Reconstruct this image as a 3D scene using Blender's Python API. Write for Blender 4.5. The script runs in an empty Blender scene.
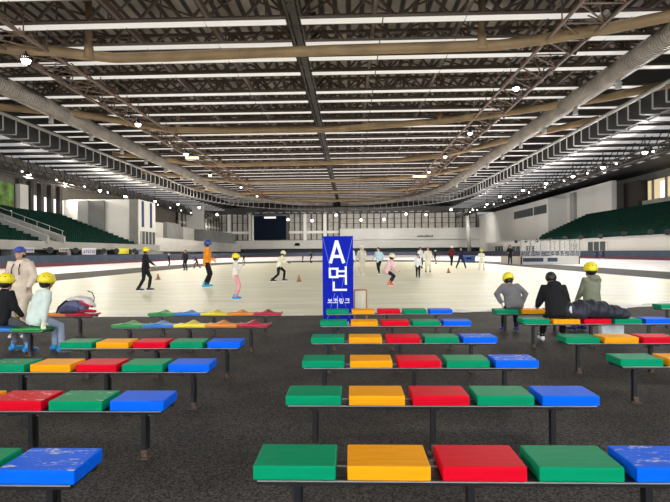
import bpy, math, random
from mathutils import Vector, Matrix
random.seed(7)
PI = math.pi
scn = bpy.context.scene
COL = scn.collection

# ------------------------------------------------------------ camera, world, exposure
FPX, EYE = 500.0, 1.465
YAW, ROLL = math.radians(1.76), math.radians(0.45)
F = Vector((-math.sin(YAW), math.cos(YAW), 0))
R0 = Vector((math.cos(YAW), math.sin(YAW), 0)); U0 = Vector((0, 0, 1))
RT = R0 * math.cos(ROLL) - U0 * math.sin(ROLL)
UP = U0 * math.cos(ROLL) + R0 * math.sin(ROLL)
cam = bpy.data.cameras.new('camera'); camo = bpy.data.objects.new('camera', cam); COL.objects.link(camo)
camo.matrix_world = Matrix(((RT.x, UP.x, -F.x, 0), (RT.y, UP.y, -F.y, 0), (RT.z, UP.z, -F.z, EYE), (0, 0, 0, 1)))
cam.sensor_width = 36; cam.lens = 36 * FPX / 670; cam.shift_y = 1.0 / 670
cam.clip_end = 1000; cam.clip_start = 0.05
scn.camera = camo
CX, CY = 335.0, 252.0

world = bpy.data.worlds.new('world'); scn.world = world; world.use_nodes = True
wb = world.node_tree.nodes['Background']
wb.inputs[0].default_value = (0.93, 0.96, 1.0, 1); wb.inputs[1].default_value = 4.6
scn.view_settings.view_transform = 'Standard'; scn.view_settings.look = 'None'
scn.view_settings.gamma = 1; scn.view_settings.use_curve_mapping = False
scn.view_settings.exposure = 0.35
LAMP_W = 2850.0

def ray(px, py):
    return (F * FPX + RT * (px - CX) + UP * (CY - py)).normalized()
def onz(px, py, z=0.0):
    d = ray(px, py); t = (z - EYE) / d.z
    return Vector((0, 0, EYE)) + d * t
def ony(px, py, Y):
    d = ray(px, py); return Vector((0, 0, EYE)) + d * (Y / d.y)
def onx(px, py, X):
    d = ray(px, py); return Vector((0, 0, EYE)) + d * (X / d.x)

# ------------------------------------------------------------ materials
def mat(name, col, rough=0.6, metal=0.0, emit=None, estr=0.0, noise=None, spec=0.5, coat=0.0):
    """noise = (scale, amount, detail, stretch xyz)"""
    m = bpy.data.materials.new(name); m.use_nodes = True
    nt = m.node_tree; b = nt.nodes['Principled BSDF']
    b.inputs['Base Color'].default_value = (*col, 1); b.inputs['Roughness'].default_value = rough
    b.inputs['Metallic'].default_value = metal; b.inputs['Specular IOR Level'].default_value = spec
    b.inputs['Coat Weight'].default_value = coat
    if emit:
        b.inputs['Emission Color'].default_value = (*emit, 1); b.inputs['Emission Strength'].default_value = estr
    if noise:
        sc, amt, det, st = noise
        tc = nt.nodes.new('ShaderNodeTexCoord'); mp = nt.nodes.new('ShaderNodeMapping'); n = nt.nodes.new('ShaderNodeTexNoise')
        mp.inputs['Scale'].default_value = st; n.inputs['Scale'].default_value = sc; n.inputs['Detail'].default_value = det
        r = nt.nodes.new('ShaderNodeMapRange'); r.inputs[1].default_value = 0.3; r.inputs[2].default_value = 0.7
        r.inputs[3].default_value = 1 - amt; r.inputs[4].default_value = 1 + amt
        mx = nt.nodes.new('ShaderNodeVectorMath'); mx.operation = 'SCALE'; mx.inputs[0].default_value = col
        L = nt.links
        L.new(tc.outputs['Object'], mp.inputs[0]); L.new(mp.outputs[0], n.inputs[0]); L.new(n.outputs[0], r.inputs[0])
        L.new(r.outputs[0], mx.inputs['Scale']); L.new(mx.outputs[0], b.inputs['Base Color'])
    return m
def add_bump(m, scale, strength, stretch=(1, 1, 1), kind='noise', dist=0.01):
    nt = m.node_tree; b = nt.nodes['Principled BSDF']
    tc = nt.nodes.new('ShaderNodeTexCoord'); mp = nt.nodes.new('ShaderNodeMapping'); mp.inputs['Scale'].default_value = stretch
    if kind == 'noise':
        n = nt.nodes.new('ShaderNodeTexNoise'); n.inputs['Detail'].default_value = 4
    else:
        n = nt.nodes.new('ShaderNodeTexWave'); n.bands_direction = kind
    n.inputs['Scale'].default_value = scale
    bp = nt.nodes.new('ShaderNodeBump'); bp.inputs['Strength'].default_value = strength; bp.inputs['Distance'].default_value = dist
    nt.links.new(tc.outputs['Object'], mp.inputs[0]); nt.links.new(mp.outputs[0], n.inputs[0])
    nt.links.new(n.outputs[0], bp.inputs['Height']); nt.links.new(bp.outputs[0], b.inputs['Normal'])
    return m
def seat_mat(name, col, wear=0.0):
    """painted wooden seat: long grain, and (if wear) rubbed white flakes on the upper face"""
    m = mat(name, col, 0.5, spec=0.07)
    nt = m.node_tree; L = nt.links; b = nt.nodes['Principled BSDF']
    tc = nt.nodes.new('ShaderNodeTexCoord'); mp = nt.nodes.new('ShaderNodeMapping'); mp.inputs['Scale'].default_value = (1.5, 14, 14)
    n = nt.nodes.new('ShaderNodeTexNoise'); n.inputs['Scale'].default_value = 3; n.inputs['Detail'].default_value = 5
    L.new(tc.outputs['Object'], mp.inputs[0]); L.new(mp.outputs[0], n.inputs[0])
    r = nt.nodes.new('ShaderNodeMapRange'); r.inputs[3].default_value = 0.8; r.inputs[4].default_value = 1.2
    L.new(n.outputs[0], r.inputs[0])
    v = nt.nodes.new('ShaderNodeVectorMath'); v.operation = 'SCALE'; v.inputs[0].default_value = col
    L.new(r.outputs[0], v.inputs['Scale']); out = v.outputs[0]
    if wear:
        mp2 = nt.nodes.new('ShaderNodeMapping'); mp2.inputs['Scale'].default_value = (4, 11, 11); mp2.inputs['Rotation'].default_value = (0, 0, 0.5)
        oi = nt.nodes.new('ShaderNodeObjectInfo')
        n2 = nt.nodes.new('ShaderNodeTexNoise'); n2.noise_dimensions = '4D'; n2.inputs['Scale'].default_value = 2.2; n2.inputs['Detail'].default_value = 6; n2.inputs['Roughness'].default_value = 0.7
        ml = nt.nodes.new('ShaderNodeMath'); ml.operation = 'MULTIPLY'; ml.inputs[1].default_value = 40
        L.new(oi.outputs['Random'], ml.inputs[0]); L.new(ml.outputs[0], n2.inputs['W'])
        L.new(tc.outputs['Object'], mp2.inputs[0]); L.new(mp2.outputs[0], n2.inputs[0])
        t = nt.nodes.new('ShaderNodeMapRange'); t.inputs[1].default_value = 0.66 - wear * 0.11; t.inputs[2].default_value = 0.74 - wear * 0.11
        L.new(n2.outputs[0], t.inputs[0])
        g = nt.nodes.new('ShaderNodeNewGeometry'); sx = nt.nodes.new('ShaderNodeSeparateXYZ'); L.new(g.outputs['Normal'], sx.inputs[0])
        gt = nt.nodes.new('ShaderNodeMath'); gt.operation = 'GREATER_THAN'; gt.inputs[1].default_value = 0.8; L.new(sx.outputs[2], gt.inputs[0])
        mu = nt.nodes.new('ShaderNodeMath'); mu.operation = 'MULTIPLY'; L.new(t.outputs[0], mu.inputs[0]); L.new(gt.outputs[0], mu.inputs[1])
        mx = nt.nodes.new('ShaderNodeMix'); mx.data_type = 'RGBA'
        L.new(mu.outputs[0], mx.inputs[0]); L.new(out, mx.inputs[6]); mx.inputs[7].default_value = (0.62, 0.66, 0.68, 1); out = mx.outputs[2]
    L.new(out, b.inputs['Base Color'])
    return m

SEATC = {'green': (0.0, 0.27, 0.12), 'yellow': (0.90, 0.36, 0.006), 'red': (0.68, 0.002, 0.018), 'blue': (0.0, 0.125, 0.85)}
SEATM = {k: seat_mat('paint_' + k, c) for k, c in SEATC.items()}
WORNM = {k: seat_mat('worn_paint_' + k, c, {'blue': 1.0, 'green': 0.55, 'red': 0.8, 'yellow': 0.3}[k]) for k, c in SEATC.items()}
WAVEC = {'green': (0.008, 0.25, 0.05), 'blue': (0.02, 0.17, 0.55), 'yellow': (0.75, 0.62, 0.02), 'orange': (0.72, 0.22, 0.02), 'crimson': (0.42, 0.008, 0.035)}
WAVEM = {k: mat('shell_' + k, c, 0.35) for k, c in WAVEC.items()}

M = {}
M['black_steel'] = mat('black_steel', (0.010, 0.010, 0.012), 0.35, noise=(8, 0.4, 3, (1, 1, 1)))
M['edge_highlight'] = mat('edge_highlight', (0.55, 0.53, 0.5), 0.35, 0.6)  # pale colour standing in for light caught on the black rail's edge
M['rust'] = mat('rust_steel', (0.075, 0.05, 0.035), 0.8, noise=(40, 0.6, 4, (1, 1, 1)))
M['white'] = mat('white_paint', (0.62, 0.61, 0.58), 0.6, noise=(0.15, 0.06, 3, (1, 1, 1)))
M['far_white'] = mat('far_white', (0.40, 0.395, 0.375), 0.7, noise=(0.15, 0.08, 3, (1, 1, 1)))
M['grey_wall'] = mat('grey_wall', (0.30, 0.30, 0.29), 0.7, noise=(0.3, 0.12, 4, (1, 1, 1)))
M['mid_grey'] = mat('mid_grey', (0.17, 0.17, 0.165), 0.7, noise=(0.5, 0.15, 3, (1, 1, 1)))
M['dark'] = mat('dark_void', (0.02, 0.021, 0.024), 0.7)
M['column'] = mat('column_dark', (0.035, 0.03, 0.028), 0.6)
M['brown_panel'] = mat('brown_panel', (0.13, 0.115, 0.10), 0.7, noise=(1.5, 0.25, 3, (1, 1, 6)))
M['truss'] = mat('truss_paint', (0.10, 0.072, 0.056), 0.6)
M['chord'] = mat('chord_paint', (0.16, 0.105, 0.075), 0.55)
M['tan'] = mat('tan_pipe', (0.25, 0.17, 0.085), 0.55, noise=(0.4, 0.25, 3, (1, 1, 1)))
M['silver'] = mat('hanger_grey', (0.33, 0.32, 0.30), 0.5)
M['navy'] = mat('navy_screen', (0.005, 0.009, 0.018), 0.9, spec=0.05)
M['pad_blue'] = mat('pad_blue', (0.022, 0.045, 0.085), 0.6, noise=(0.5, 0.3, 3, (1, 1, 1)))
M['pad_red'] = mat('pad_red', (0.12, 0.02, 0.035), 0.6)
M['stand_green'] = mat('stand_green', (0.002, 0.024, 0.017), 0.8, noise=(1.2, 0.35, 4, (1, 1, 1)))
M['stand_green'].node_tree.nodes['Principled BSDF'].inputs['Specular IOR Level'].default_value = .1
M['concrete'] = mat('concrete', (0.22, 0.22, 0.21), 0.8, noise=(1, 0.2, 4, (1, 1, 1)))
M['glass_dark'] = mat('glass_dark', (0.03, 0.045, 0.045), 0.5)
M['glass_blue'] = mat('glass_blue', (0.03, 0.06, 0.16), 0.2)
M['window_light'] = mat('daylit_glass', (0.8, 0.8, 0.8), 0.4, emit=(1, 0.99, 0.95), estr=0.9)
M['warm_room'] = mat('warm_room', (0.5, 0.42, 0.3), 0.5, emit=(1, 0.78, 0.42), estr=0.45)
M['skylight'] = mat('skylight_panel', (0.35, 0.34, 0.32), 0.5, emit=(1.0, 0.965, 0.90), estr=0.46, noise=(0.3, 0.05, 2, (1, 1, 1)))
M['skylight_low'] = mat('skylight_low', (0.35, 0.35, 0.35), 0.5, emit=(0.96, 0.98, 1.0), estr=0.24)
M['lamp'] = mat('lamp_lens', (1, 1, 1), 0.4, emit=(1.0, 0.97, 0.88), estr=7)
M['tube_lamp'] = mat('tube_lamp', (1, 1, 0.7), 0.4, emit=(0.95, 1.0, 0.55), estr=1.0)
M['duct'] = add_bump(mat('spiral_duct', (0.30, 0.27, 0.235), 0.5, 0.5, noise=(0.5, 0.25, 4, (1, 1, 1))), 1.0, 1.0, (1, 1, 1), 'Y', 0.15)
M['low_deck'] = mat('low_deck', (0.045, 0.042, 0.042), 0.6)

# roof deck: corrugated sheets between dark purlins running away from the camera
M['pane_grey'] = mat('pane_grey', (0.33, 0.31, 0.28), 0.6, noise=(.6, .2, 3, (1, 1, 1)))
m = M['deck'] = mat('roof_deck', (0.1, 0.1, 0.1), 0.7)
nt = m.node_tree; L = nt.links
tc = nt.nodes.new('ShaderNodeTexCoord')
w = nt.nodes.new('ShaderNodeTexWave'); w.bands_direction = 'X'; w.inputs['Scale'].default_value = 0.26
n = nt.nodes.new('ShaderNodeTexNoise'); n.inputs['Scale'].default_value = 0.25; n.inputs['Detail'].default_value = 5
cr = nt.nodes.new('ShaderNodeValToRGB'); cr.color_ramp.elements[0].position = 0.2; cr.color_ramp.elements[0].color = (0.03, 0.025, 0.022, 1)
cr.color_ramp.elements[1].position = 0.45; cr.color_ramp.elements[1].color = (0.36, 0.32, 0.275, 1)
cr2 = nt.nodes.new('ShaderNodeMapRange'); cr2.inputs[1].default_value = 0.3; cr2.inputs[2].default_value = 0.7; cr2.inputs[3].default_value = 0.6; cr2.inputs[4].default_value = 1.4
vm = nt.nodes.new('ShaderNodeVectorMath'); vm.operation = 'SCALE'
L.new(tc.outputs['Object'], w.inputs[0]); L.new(tc.outputs['Object'], n.inputs[0]); L.new(w.outputs[1], cr.inputs[0]); L.new(n.outputs[0], cr2.inputs[0])
L.new(cr.outputs[0], vm.inputs[0]); L.new(cr2.outputs[0], vm.inputs['Scale']); L.new(vm.outputs[0], m.node_tree.nodes['Principled BSDF'].inputs['Base Color'])

# rubber mat floor
m = M['floor'] = mat('rubber_mat', (0.04, 0.037, 0.035), 0.75, spec=0.3)
nt = m.node_tree; L = nt.links; b = nt.nodes['Principled BSDF']
tc = nt.nodes.new('ShaderNodeTexCoord')
n1 = nt.nodes.new('ShaderNodeTexNoise'); n1.inputs['Scale'].default_value = 75; n1.inputs['Detail'].default_value = 3
n2 = nt.nodes.new('ShaderNodeTexNoise'); n2.inputs['Scale'].default_value = 1.3; n2.inputs['Detail'].default_value = 6
r1 = nt.nodes.new('ShaderNodeMapRange'); r1.inputs[1].default_value = 0.35; r1.inputs[2].default_value = 0.72; r1.inputs[3].default_value = 0.05; r1.inputs[4].default_value = 3.9
r2 = nt.nodes.new('ShaderNodeMapRange'); r2.inputs[1].default_value = 0.3; r2.inputs[2].default_value = 0.7; r2.inputs[3].default_value = 0.7; r2.inputs[4].default_value = 1.25
mu = nt.nodes.new('ShaderNodeMath'); mu.operation = 'MULTIPLY'
vm = nt.nodes.new('ShaderNodeVectorMath'); vm.operation = 'SCALE'; vm.inputs[0].default_value = (0.030, 0.0275, 0.026)
L.new(tc.outputs['Object'], n1.inputs[0]); L.new(tc.outputs['Object'], n2.inputs[0]); L.new(n1.outputs[0], r1.inputs[0]); L.new(n2.outputs[0], r2.inputs[0])
L.new(r1.outputs[0], mu.inputs[0]); L.new(r2.outputs[0], mu.inputs[1]); L.new(mu.outputs[0], vm.inputs['Scale']); L.new(vm.outputs[0], b.inputs['Base Color'])

def ice_mat(name, col, amt):
    m = mat(name, col, 0.28, spec=0.14)
    nt = m.node_tree; L = nt.links; b = nt.nodes['Principled BSDF']
    tc = nt.nodes.new('ShaderNodeTexCoord')
    mp = nt.nodes.new('ShaderNodeMapping'); mp.inputs['Scale'].default_value = (0.18, 0.9, 1); mp.inputs['Rotation'].default_value = (0, 0, 0.12)
    n = nt.nodes.new('ShaderNodeTexNoise'); n.inputs['Scale'].default_value = 1.6; n.inputs['Detail'].default_value = 9; n.inputs['Roughness'].default_value = 0.65
    r = nt.nodes.new('ShaderNodeMapRange'); r.inputs[1].default_value = 0.3; r.inputs[2].default_value = 0.7; r.inputs[3].default_value = 1 - amt; r.inputs[4].default_value = 1 + amt
    v = nt.nodes.new('ShaderNodeVectorMath'); v.operation = 'SCALE'; v.inputs[0].default_value = col
    rr = nt.nodes.new('ShaderNodeMapRange'); rr.inputs[3].default_value = 0.2; rr.inputs[4].default_value = 0.6
    L.new(tc.outputs['Object'], mp.inputs[0]); L.new(mp.outputs[0], n.inputs[0]); L.new(n.outputs[0], r.inputs[0]); L.new(r.outputs[0], v.inputs['Scale'])
    L.new(v.outputs[0], b.inputs['Base Color']); L.new(n.outputs[0], rr.inputs[0]); L.new(rr.outputs[0], b.inputs['Roughness'])
    return m
M['ice'] = ice_mat('rink_ice', (0.81, 0.795, 0.635), 0.18)
M['track_ice'] = ice_mat('track_ice', (0.86, 0.85, 0.88), 0.06)
M['ice_line'] = mat('pink_line', (0.7, 0.32, 0.42), 0.4)
M['snow'] = mat('ice_shavings', (0.75, 0.74, 0.70), 0.7)

def cloth(name, col, rough=0.85):
    return add_bump(mat(name, col, rough, noise=(6, 0.15, 4, (1, 1, 1)), spec=0.25), 25, 0.35, (1, 1, 0.6), 'noise', 0.01)
CM = {}
def cm(name, col, rough=0.85):
    if name not in CM: CM[name] = cloth('cloth_' + name, col, rough)
    return CM[name]
M['skin'] = mat('skin', (0.55, 0.33, 0.23), 0.5)
M['eye'] = mat('eye', (0.01, 0.008, 0.007), 0.2)
M['hair'] = add_bump(mat('black_hair', (0.012, 0.009, 0.008), 0.45), 60, 0.5, (1, 1, 0.2))
M['helmet_yellow'] = mat('helmet_yellow', (0.80, 0.66, 0.02), 0.3)
M['helmet_white'] = mat('helmet_cream', (0.75, 0.70, 0.42), 0.3)
M['helmet_blue'] = mat('helmet_blue', (0.02, 0.06, 0.30), 0.3)
M['skate_blue'] = mat('skate_blue', (0.02, 0.26, 0.62), 0.3)
M['skate_teal'] = mat('skate_teal', (0.02, 0.35, 0.50), 0.3)
M['skate_navy'] = mat('skate_navy', (0.02, 0.03, 0.22), 0.35)
M['skate_orange'] = mat('skate_orange', (0.75, 0.16, 0.05), 0.35)
M['skate_black'] = mat('skate_black', (0.012, 0.012, 0.013), 0.35)
M['skate_white'] = mat('skate_white', (0.7, 0.7, 0.7), 0.35)
M['steel'] = mat('blade_steel', (0.6, 0.6, 0.62), 0.25, 0.9)
M['sign_blue'] = mat('sign_blue', (0.003, 0.014, 0.38), 0.7, spec=0.1)
M['sign_white'] = mat('sign_white', (0.85, 0.86, 0.9), 0.5)
M['sign_pale'] = mat('sign_pale_line', (0.16, 0.24, 0.72), 0.5)
M['wood'] = mat('orange_wood', (0.42, 0.17, 0.06), 0.5)

# ------------------------------------------------------------ mesh tools
class MB:
    def __init__(s): s.v = []; s.f = []; s.mi = []; s.smooth = []
    def add(s, vs, fs, mi=0, sm=False):
        o = len(s.v); s.v += [Vector(v) for v in vs]
        for f in fs: s.f.append([i + o for i in f]); s.mi.append(mi); s.smooth.append(sm)
        return s
    def box(s, c, d, mi=0, rz=0, rx=0, ry=0):
        c = Vector(c); hx, hy, hz = d[0] / 2, d[1] / 2, d[2] / 2
        Rm = Matrix.Rotation(rz, 3, 'Z') @ Matrix.Rotation(ry, 3, 'Y') @ Matrix.Rotation(rx, 3, 'X')
        vs = [c + Rm @ Vector((x * hx, y * hy, z * hz)) for x in (-1, 1) for y in (-1, 1) for z in (-1, 1)]
        return s.add(vs, [(0, 1, 3, 2), (4, 6, 7, 5), (0, 4, 5, 1), (2, 3, 7, 6), (0, 2, 6, 4), (1, 5, 7, 3)], mi)
    def bb(s, x0, x1, y0, y1, z0, z1, mi=0):
        return s.box(((x0 + x1) / 2, (y0 + y1) / 2, (z0 + z1) / 2), (abs(x1 - x0), abs(y1 - y0), abs(z1 - z0)), mi)
    def bar(s, a, b, w, h=None, mi=0):
        a = Vector(a); b = Vector(b); t = (b - a); 
        if t.length < 1e-6: return s
        t.normalize(); h = h or w
        up = Vector((0, 0, 1)) if abs(t.z) < 0.95 else Vector((0, 1, 0))
        x = t.cross(up).normalized(); y = x.cross(t)
        vs = []
        for p in (a, b):
            for sx, sy in ((-1, -1), (1, -1), (1, 1), (-1, 1)): vs.append(p + x * sx * w / 2 + y * sy * h / 2)
        return s.add(vs, [(0, 3, 2, 1), (4, 5, 6, 7), (0, 1, 5, 4), (1, 2, 6, 5), (2, 3, 7, 6), (3, 0, 4, 7)], mi)
    def loft(s, pts, rad, side=None, n=10, mi=0, dome=True, sm=True):
        pts = [Vector(p) for p in pts]; rad = [r if isinstance(r, (tuple, list)) else (r, r) for r in rad]
        rings = []
        T = []
        for i in range(len(pts)):
            a = pts[max(0, i - 1)]; b = pts[min(len(pts) - 1, i + 1)]; t = (b - a); T.append(t.normalized() if t.length > 1e-9 else Vector((0, 0, 1)))
        seq = []
        if dome:
            for k in (0.35, 0.75): 
                q = math.sin(math.acos(1 - k)); m0 = min(rad[0])
                seq.append((pts[0] - T[0] * m0 * (1 - k), (rad[0][0] * q, rad[0][1] * q), T[0]))
        for p, r, t in zip(pts, rad, T): seq.append((p, r, t))
        if dome:
            for k in (0.75, 0.35):
                q = math.sin(math.acos(1 - k)); m0 = min(rad[-1])
                seq.append((pts[-1] + T[-1] * m0 * (1 - k), (rad[-1][0] * q, rad[-1][1] * q), T[-1]))
        x = None
        vs = []
        for p, r, t in seq:
            if side is not None: x = Vector(side)
            elif x is None: x = Vector((1, 0, 0)) if abs(t.x) < 0.9 else Vector((0, 1, 0))
            x = (x - t * x.dot(t)).normalized(); y = t.cross(x)
            for k in range(n):
                a = 2 * PI * k / n; vs.append(p + x * math.cos(a) * r[0] + y * math.sin(a) * r[1])
        m_ = len(seq); fs = []
        for i in range(m_ - 1):
            for k in range(n):
                k2 = (k + 1) % n; fs.append((i * n + k, i * n + k2, (i + 1) * n + k2, (i + 1) * n + k))
        s.add(vs, fs, mi, sm)
        o = len(s.v) - len(vs)
        s.f.append([o + k for k in range(n)][::-1]); s.mi.append(mi); s.smooth.append(False)
        s.f.append([o + (m_ - 1) * n + k for k in range(n)]); s.mi.append(mi); s.smooth.append(False)
        return s
    def ell(s, c, r, mi=0, nu=14, nv=9, rot=None, zmin=-1.0):
        c = Vector(c); vs = []; fs = []
        a0 = math.asin(max(-1, zmin))
        for j in range(nv + 1):
            ph = a0 + (PI / 2 - a0) * j / nv
            for i in range(nu):
                th = 2 * PI * i / nu
                v = Vector((r[0] * math.cos(ph) * math.cos(th), r[1] * math.cos(ph) * math.sin(th), r[2] * math.sin(ph)))
                if rot: v = rot @ v
                vs.append(c + v)
        for j in range(nv):
            for i in range(nu):
                i2 = (i + 1) % nu; fs.append((j * nu + i, j * nu + i2, (j + 1) * nu + i2, (j + 1) * nu + i))
        fs.append([i for i in range(nu)][::-1])
        return s.add(vs, fs, mi, True)
    def prism(s, poly, z0, z1, mi=0):
        n = len(poly); vs = [(x, y, z0) for x, y in poly] + [(x, y, z1) for x, y in poly]
        fs = [list(range(n))[::-1], [n + i for i in range(n)]] + [(i, (i + 1) % n, n + (i + 1) % n, n + i) for i in range(n)]
        return s.add(vs, fs, mi)
    def build(s, name, mats, parent=None, loc=None, bevel=0, remesh=0, smooth_it=0, ref=False):
        me = bpy.data.meshes.new(name); me.from_pydata([tuple(v) for v in s.v], [], s.f)
        if not isinstance(mats, (list, tuple)): mats = [mats]
        for m_ in mats: me.materials.append(m_)
        for p, mi, sm in zip(me.polygons, s.mi, s.smooth): p.material_index = mi; p.use_smooth = sm
        me.update()
        o = bpy.data.objects.new(name, me); COL.objects.link(o)
        if loc is not None: o.location = loc
        if parent: o.parent = parent
        if bevel:
            b = o.modifiers.new('bevel', 'BEVEL'); b.width = bevel; b.segments = 2; b.limit_method = 'ANGLE'
        if remesh:
            r = o.modifiers.new('remesh', 'REMESH'); r.mode = 'VOXEL'; r.voxel_size = remesh; r.use_smooth_shade = True
            sm_ = o.modifiers.new('smooth', 'SMOOTH'); sm_.factor = 0.5; sm_.iterations = smooth_it or 3
        return o

def tag(o, label, cat, group=None):
    o['label'] = label; o['category'] = cat
    if group: o['group'] = group
    return o
def thing(name, label, cat, loc=(0, 0, 0), rz=0, group=None):
    o = bpy.data.objects.new(name, None); COL.objects.link(o); o.location = loc; o.rotation_euler = (0, 0, rz); o.empty_display_size = 0.2
    return tag(o, label, cat, group)
ORD = 'first second third fourth fifth sixth seventh eighth ninth tenth eleventh twelfth thirteenth fourteenth fifteenth sixteenth seventeenth eighteenth nineteenth twentieth'.split()
ORD += ['twenty-' + x for x in ORD[:9]] + ['thirtieth'] + ['thirty-' + x for x in ORD[:9]] + ['fortieth'] + ['forty-' + x for x in ORD[:9]]
def struct(o): o['kind'] = 'structure'; return o
def copy_tree(o, loc, label, group=None):
    c = o.copy(); COL.objects.link(c); c.location = loc; c['label'] = label
    if group: c['group'] = group
    for ch in o.children:
        d = ch.copy(); COL.objects.link(d); d.parent = c
        for g in ch.children:
            e = g.copy(); COL.objects.link(e); e.parent = d
    return c

# ------------------------------------------------------------ ground, rink, track
struct(MB().bb(-60, 60, -42, 205, -0.2, -0.02).build('floor', M['floor']))
XC = -0.5
def oval(xl, xr, y0, yc, ry, n=28):
    """near edge straight at y0, far end a half ellipse about yc"""
    cx, rx = (xl + xr) / 2, (xr - xl) / 2
    pts = [(xl, y0), (xr, y0)]
    for i in range(n + 1):
        a = PI * i / n; pts.append((cx + rx * math.cos(a), yc + ry * math.sin(a)))
    return pts
struct(MB().prism(oval(-36, 42.5, 5, 130, 60), -0.02, -0.012).build('floor_track_ice', M['track_ice']))
near = [onz(p, q) for p, q in ((700, 300), (670, 303.5), (640, 306.5), (612, 308.5), (560, 309.5), (480, 311.5), (400, 313.5), (330, 315), (200, 316.3), (100, 316.6), (0, 317), (-60, 317))]
# mat laid around the skating rink, then the rink on it
struct(MB().prism([(-30, -10), (30, -10), (30, 12)] + [(20.8, 25)] + oval(-22, 20.8, 0, 62, 26)[2:] + [(-22, 25), (-30, 14)], -0.012, -0.006).build('floor_border_mat', M['floor']))
pts = [(p.x, p.y) for p in near][::-1]
rk = [(-16.2, 14)] + pts + [(15.6, 20)] + oval(-16.2, 15.6, 0, 58, 16)[2:]
struct(MB().prism(rk, -0.006, 0.0).build('floor_rink_ice', M['ice']))
sb = MB()
for i in range(130):
    t = random.random() * (len(near) - 1); k = int(t); p = near[k].lerp(near[k + 1], t - k)
    if p.x > 1.5 and random.random() < 0.85 or random.random() < .25:
        sb.ell((p.x, p.y + random.uniform(-.02, .25), 0), (random.uniform(.08, .3), random.uniform(.05, .14), random.uniform(.015, .05)), nu=8, nv=4, zmin=0)
o = sb.build('ice_shavings', M['snow']); tag(o, 'low ridge of white ice shavings along the near rink edge', 'snow'); o['kind'] = 'stuff'
# pink lane lines on the outer track
for off, nm in ((2.2, 'lane_line'), (7.0, 'lane_line')):
    lb = MB(); pl = oval(-36 + off, 42.5 - off, 20, 130, 60 - off)[2:]
    pl = [(42.5 - off, 20)] + pl + [(-36 + off, 20)]
    for a, b in zip(pl, pl[1:]): lb.bar((a[0], a[1], -0.010), (b[0], b[1], -0.010), 0.22, 0.006)
    struct(lb.build('trim_lane_line_%d' % (1 if off < 3 else 2), M['ice_line']))
# outer padded barrier
pl = [(42.8, 20)] + oval(-36.3, 42.8, 20, 130, 60.3, 36)[2:] + [(-36.3, 20)]
pb = MB(); pr = MB()
for a, b in zip(pl, pl[1:]):
    pb.bar((a[0], a[1], 0.85), (b[0], b[1], 0.85), 0.4, 0.95); pr.bar((a[0], a[1], 0.17), (b[0], b[1], 0.17), 0.44, 0.42)
t = thing('crash_barrier', 'long dark blue padded barrier with red foot around the outer ice track', 'barrier', (0, 20, 0))
for o in (pb.build('padding', M['pad_blue']), pr.build('red_base', M['pad_red'])): o.parent = t; o.location = (0, -20, 0)

# ------------------------------------------------------------ walls and stands
WT = 18.5
o = struct(MB().bb(-57, 60, 201, 202, 0, 24).build('wall_far', M['mid_grey']))
o = struct(MB().bb(-53.8, -52.8, -40, 202, 0, WT).build('wall_left', M['brown_panel']))
o = struct(MB().bb(60, 61, -40, 202, 0, WT).build('wall_right', M['mid_grey']))
# far gallery
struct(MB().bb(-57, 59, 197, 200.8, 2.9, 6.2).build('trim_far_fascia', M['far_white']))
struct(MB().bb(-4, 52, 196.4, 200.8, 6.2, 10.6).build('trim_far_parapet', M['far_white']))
struct(MB().bb(-57, 59, 200.2, 200.9, 0, 2.9).build('trim_far_recess', M['glass_dark']))
# far window wall: panes between columns
for k, (xa, xb, z0, z1, wn) in enumerate([(-56, -39, 6.6, 16.8, 8), (-24.5, -4.5, 6.6, 16.8, 9), (-4, 50, 10.8, 16.8, 20)]):
    g = MB(); g.bb(xa, xb, 200.3, 200.9, z0, z1, 0)
    for i in range(wn + 1):
        x = xa + (xb - xa) * i / wn; g.bb(x - .22, x + .22, 199.9, 200.9, z0, z1, 1)
    for q in (0.33, 0.66): g.bb(xa, xb, 200.1, 200.9, z0 + (z1 - z0) * q - .08, z0 + (z1 - z0) * q + .08, 1)
    if k < 2: g.bb(xa, xb, 199.6, 200.9, 9.0, 10.0, 2)
    struct(g.build('window_%d' % (k + 1), [M['pane_grey'], M['column'], M['white']]))
for k, x in enumerate((-48.5, -40, -18, -10)):
    struct(MB().bb(x - .6, x + .6, 198.6, 200, 6, 17).build('trim_far_column_%d' % k, M['white']))
g = MB().bb(-52.8, -52.5, 150, 199, 9, 15.5, 0)
for i in range(13): g.bb(-52.8, -52.2, 150 + i * 4, 150.6 + i * 4, 9, 15.5, 1)
g.bb(-52.8, -52.3, 150, 199, 10.8, 11.5, 2)
struct(g.build('window_4', [M['pane_grey'], M['column'], M['white']]))
# score screen
t = thing('scoreboard', 'large dark navy electronic scoreboard at the far end left of the blue sign', 'scoreboard', (-31.8, 197.5, 6.3))
MB().bb(-6.4, 6.4, -.4, .5, 0.2, 9.6).build('screen', M['navy'], t)
MB().bb(-2.2, 2.4, -.6, -.4, 8.7, 9.3).build('light_strip', M['window_light'], t)
MB().bb(-7.1, -6.4, -.5, .5, -.2, 10).build('side_frame', M['white'], t)
# far left corner block + stepped gallery
struct(MB().bb(-52.7, -46, 160, 200, 0, 9).build('wall_far_left', M['grey_wall']))
struct(MB().bb(-52.7, -47, 158, 160, 9, 19.2).build('trim_far_left_pier', M['white']))
# fascia on the left beyond the block
g = MB()
for a, b in (((-41, 98), (-44, 150)), ((-44, 150), (-44, 197))): g.bar((a[0], a[1], 3.4), (b[0], b[1], 3.4), 1.0, 3.0)
struct(g.build('trim_left_fascia', M['white']))
for k, (x, y, z) in enumerate(((-46.5, 118, 7), (-47, 132, 7.5), (-47.5, 146, 7))):
    struct(MB().bb(x - 6, x, y - 5, y + 5, 0, z + 2).build('wall_left_room_%d' % k, M['grey_wall'] if k % 2 else M['white']))

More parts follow.
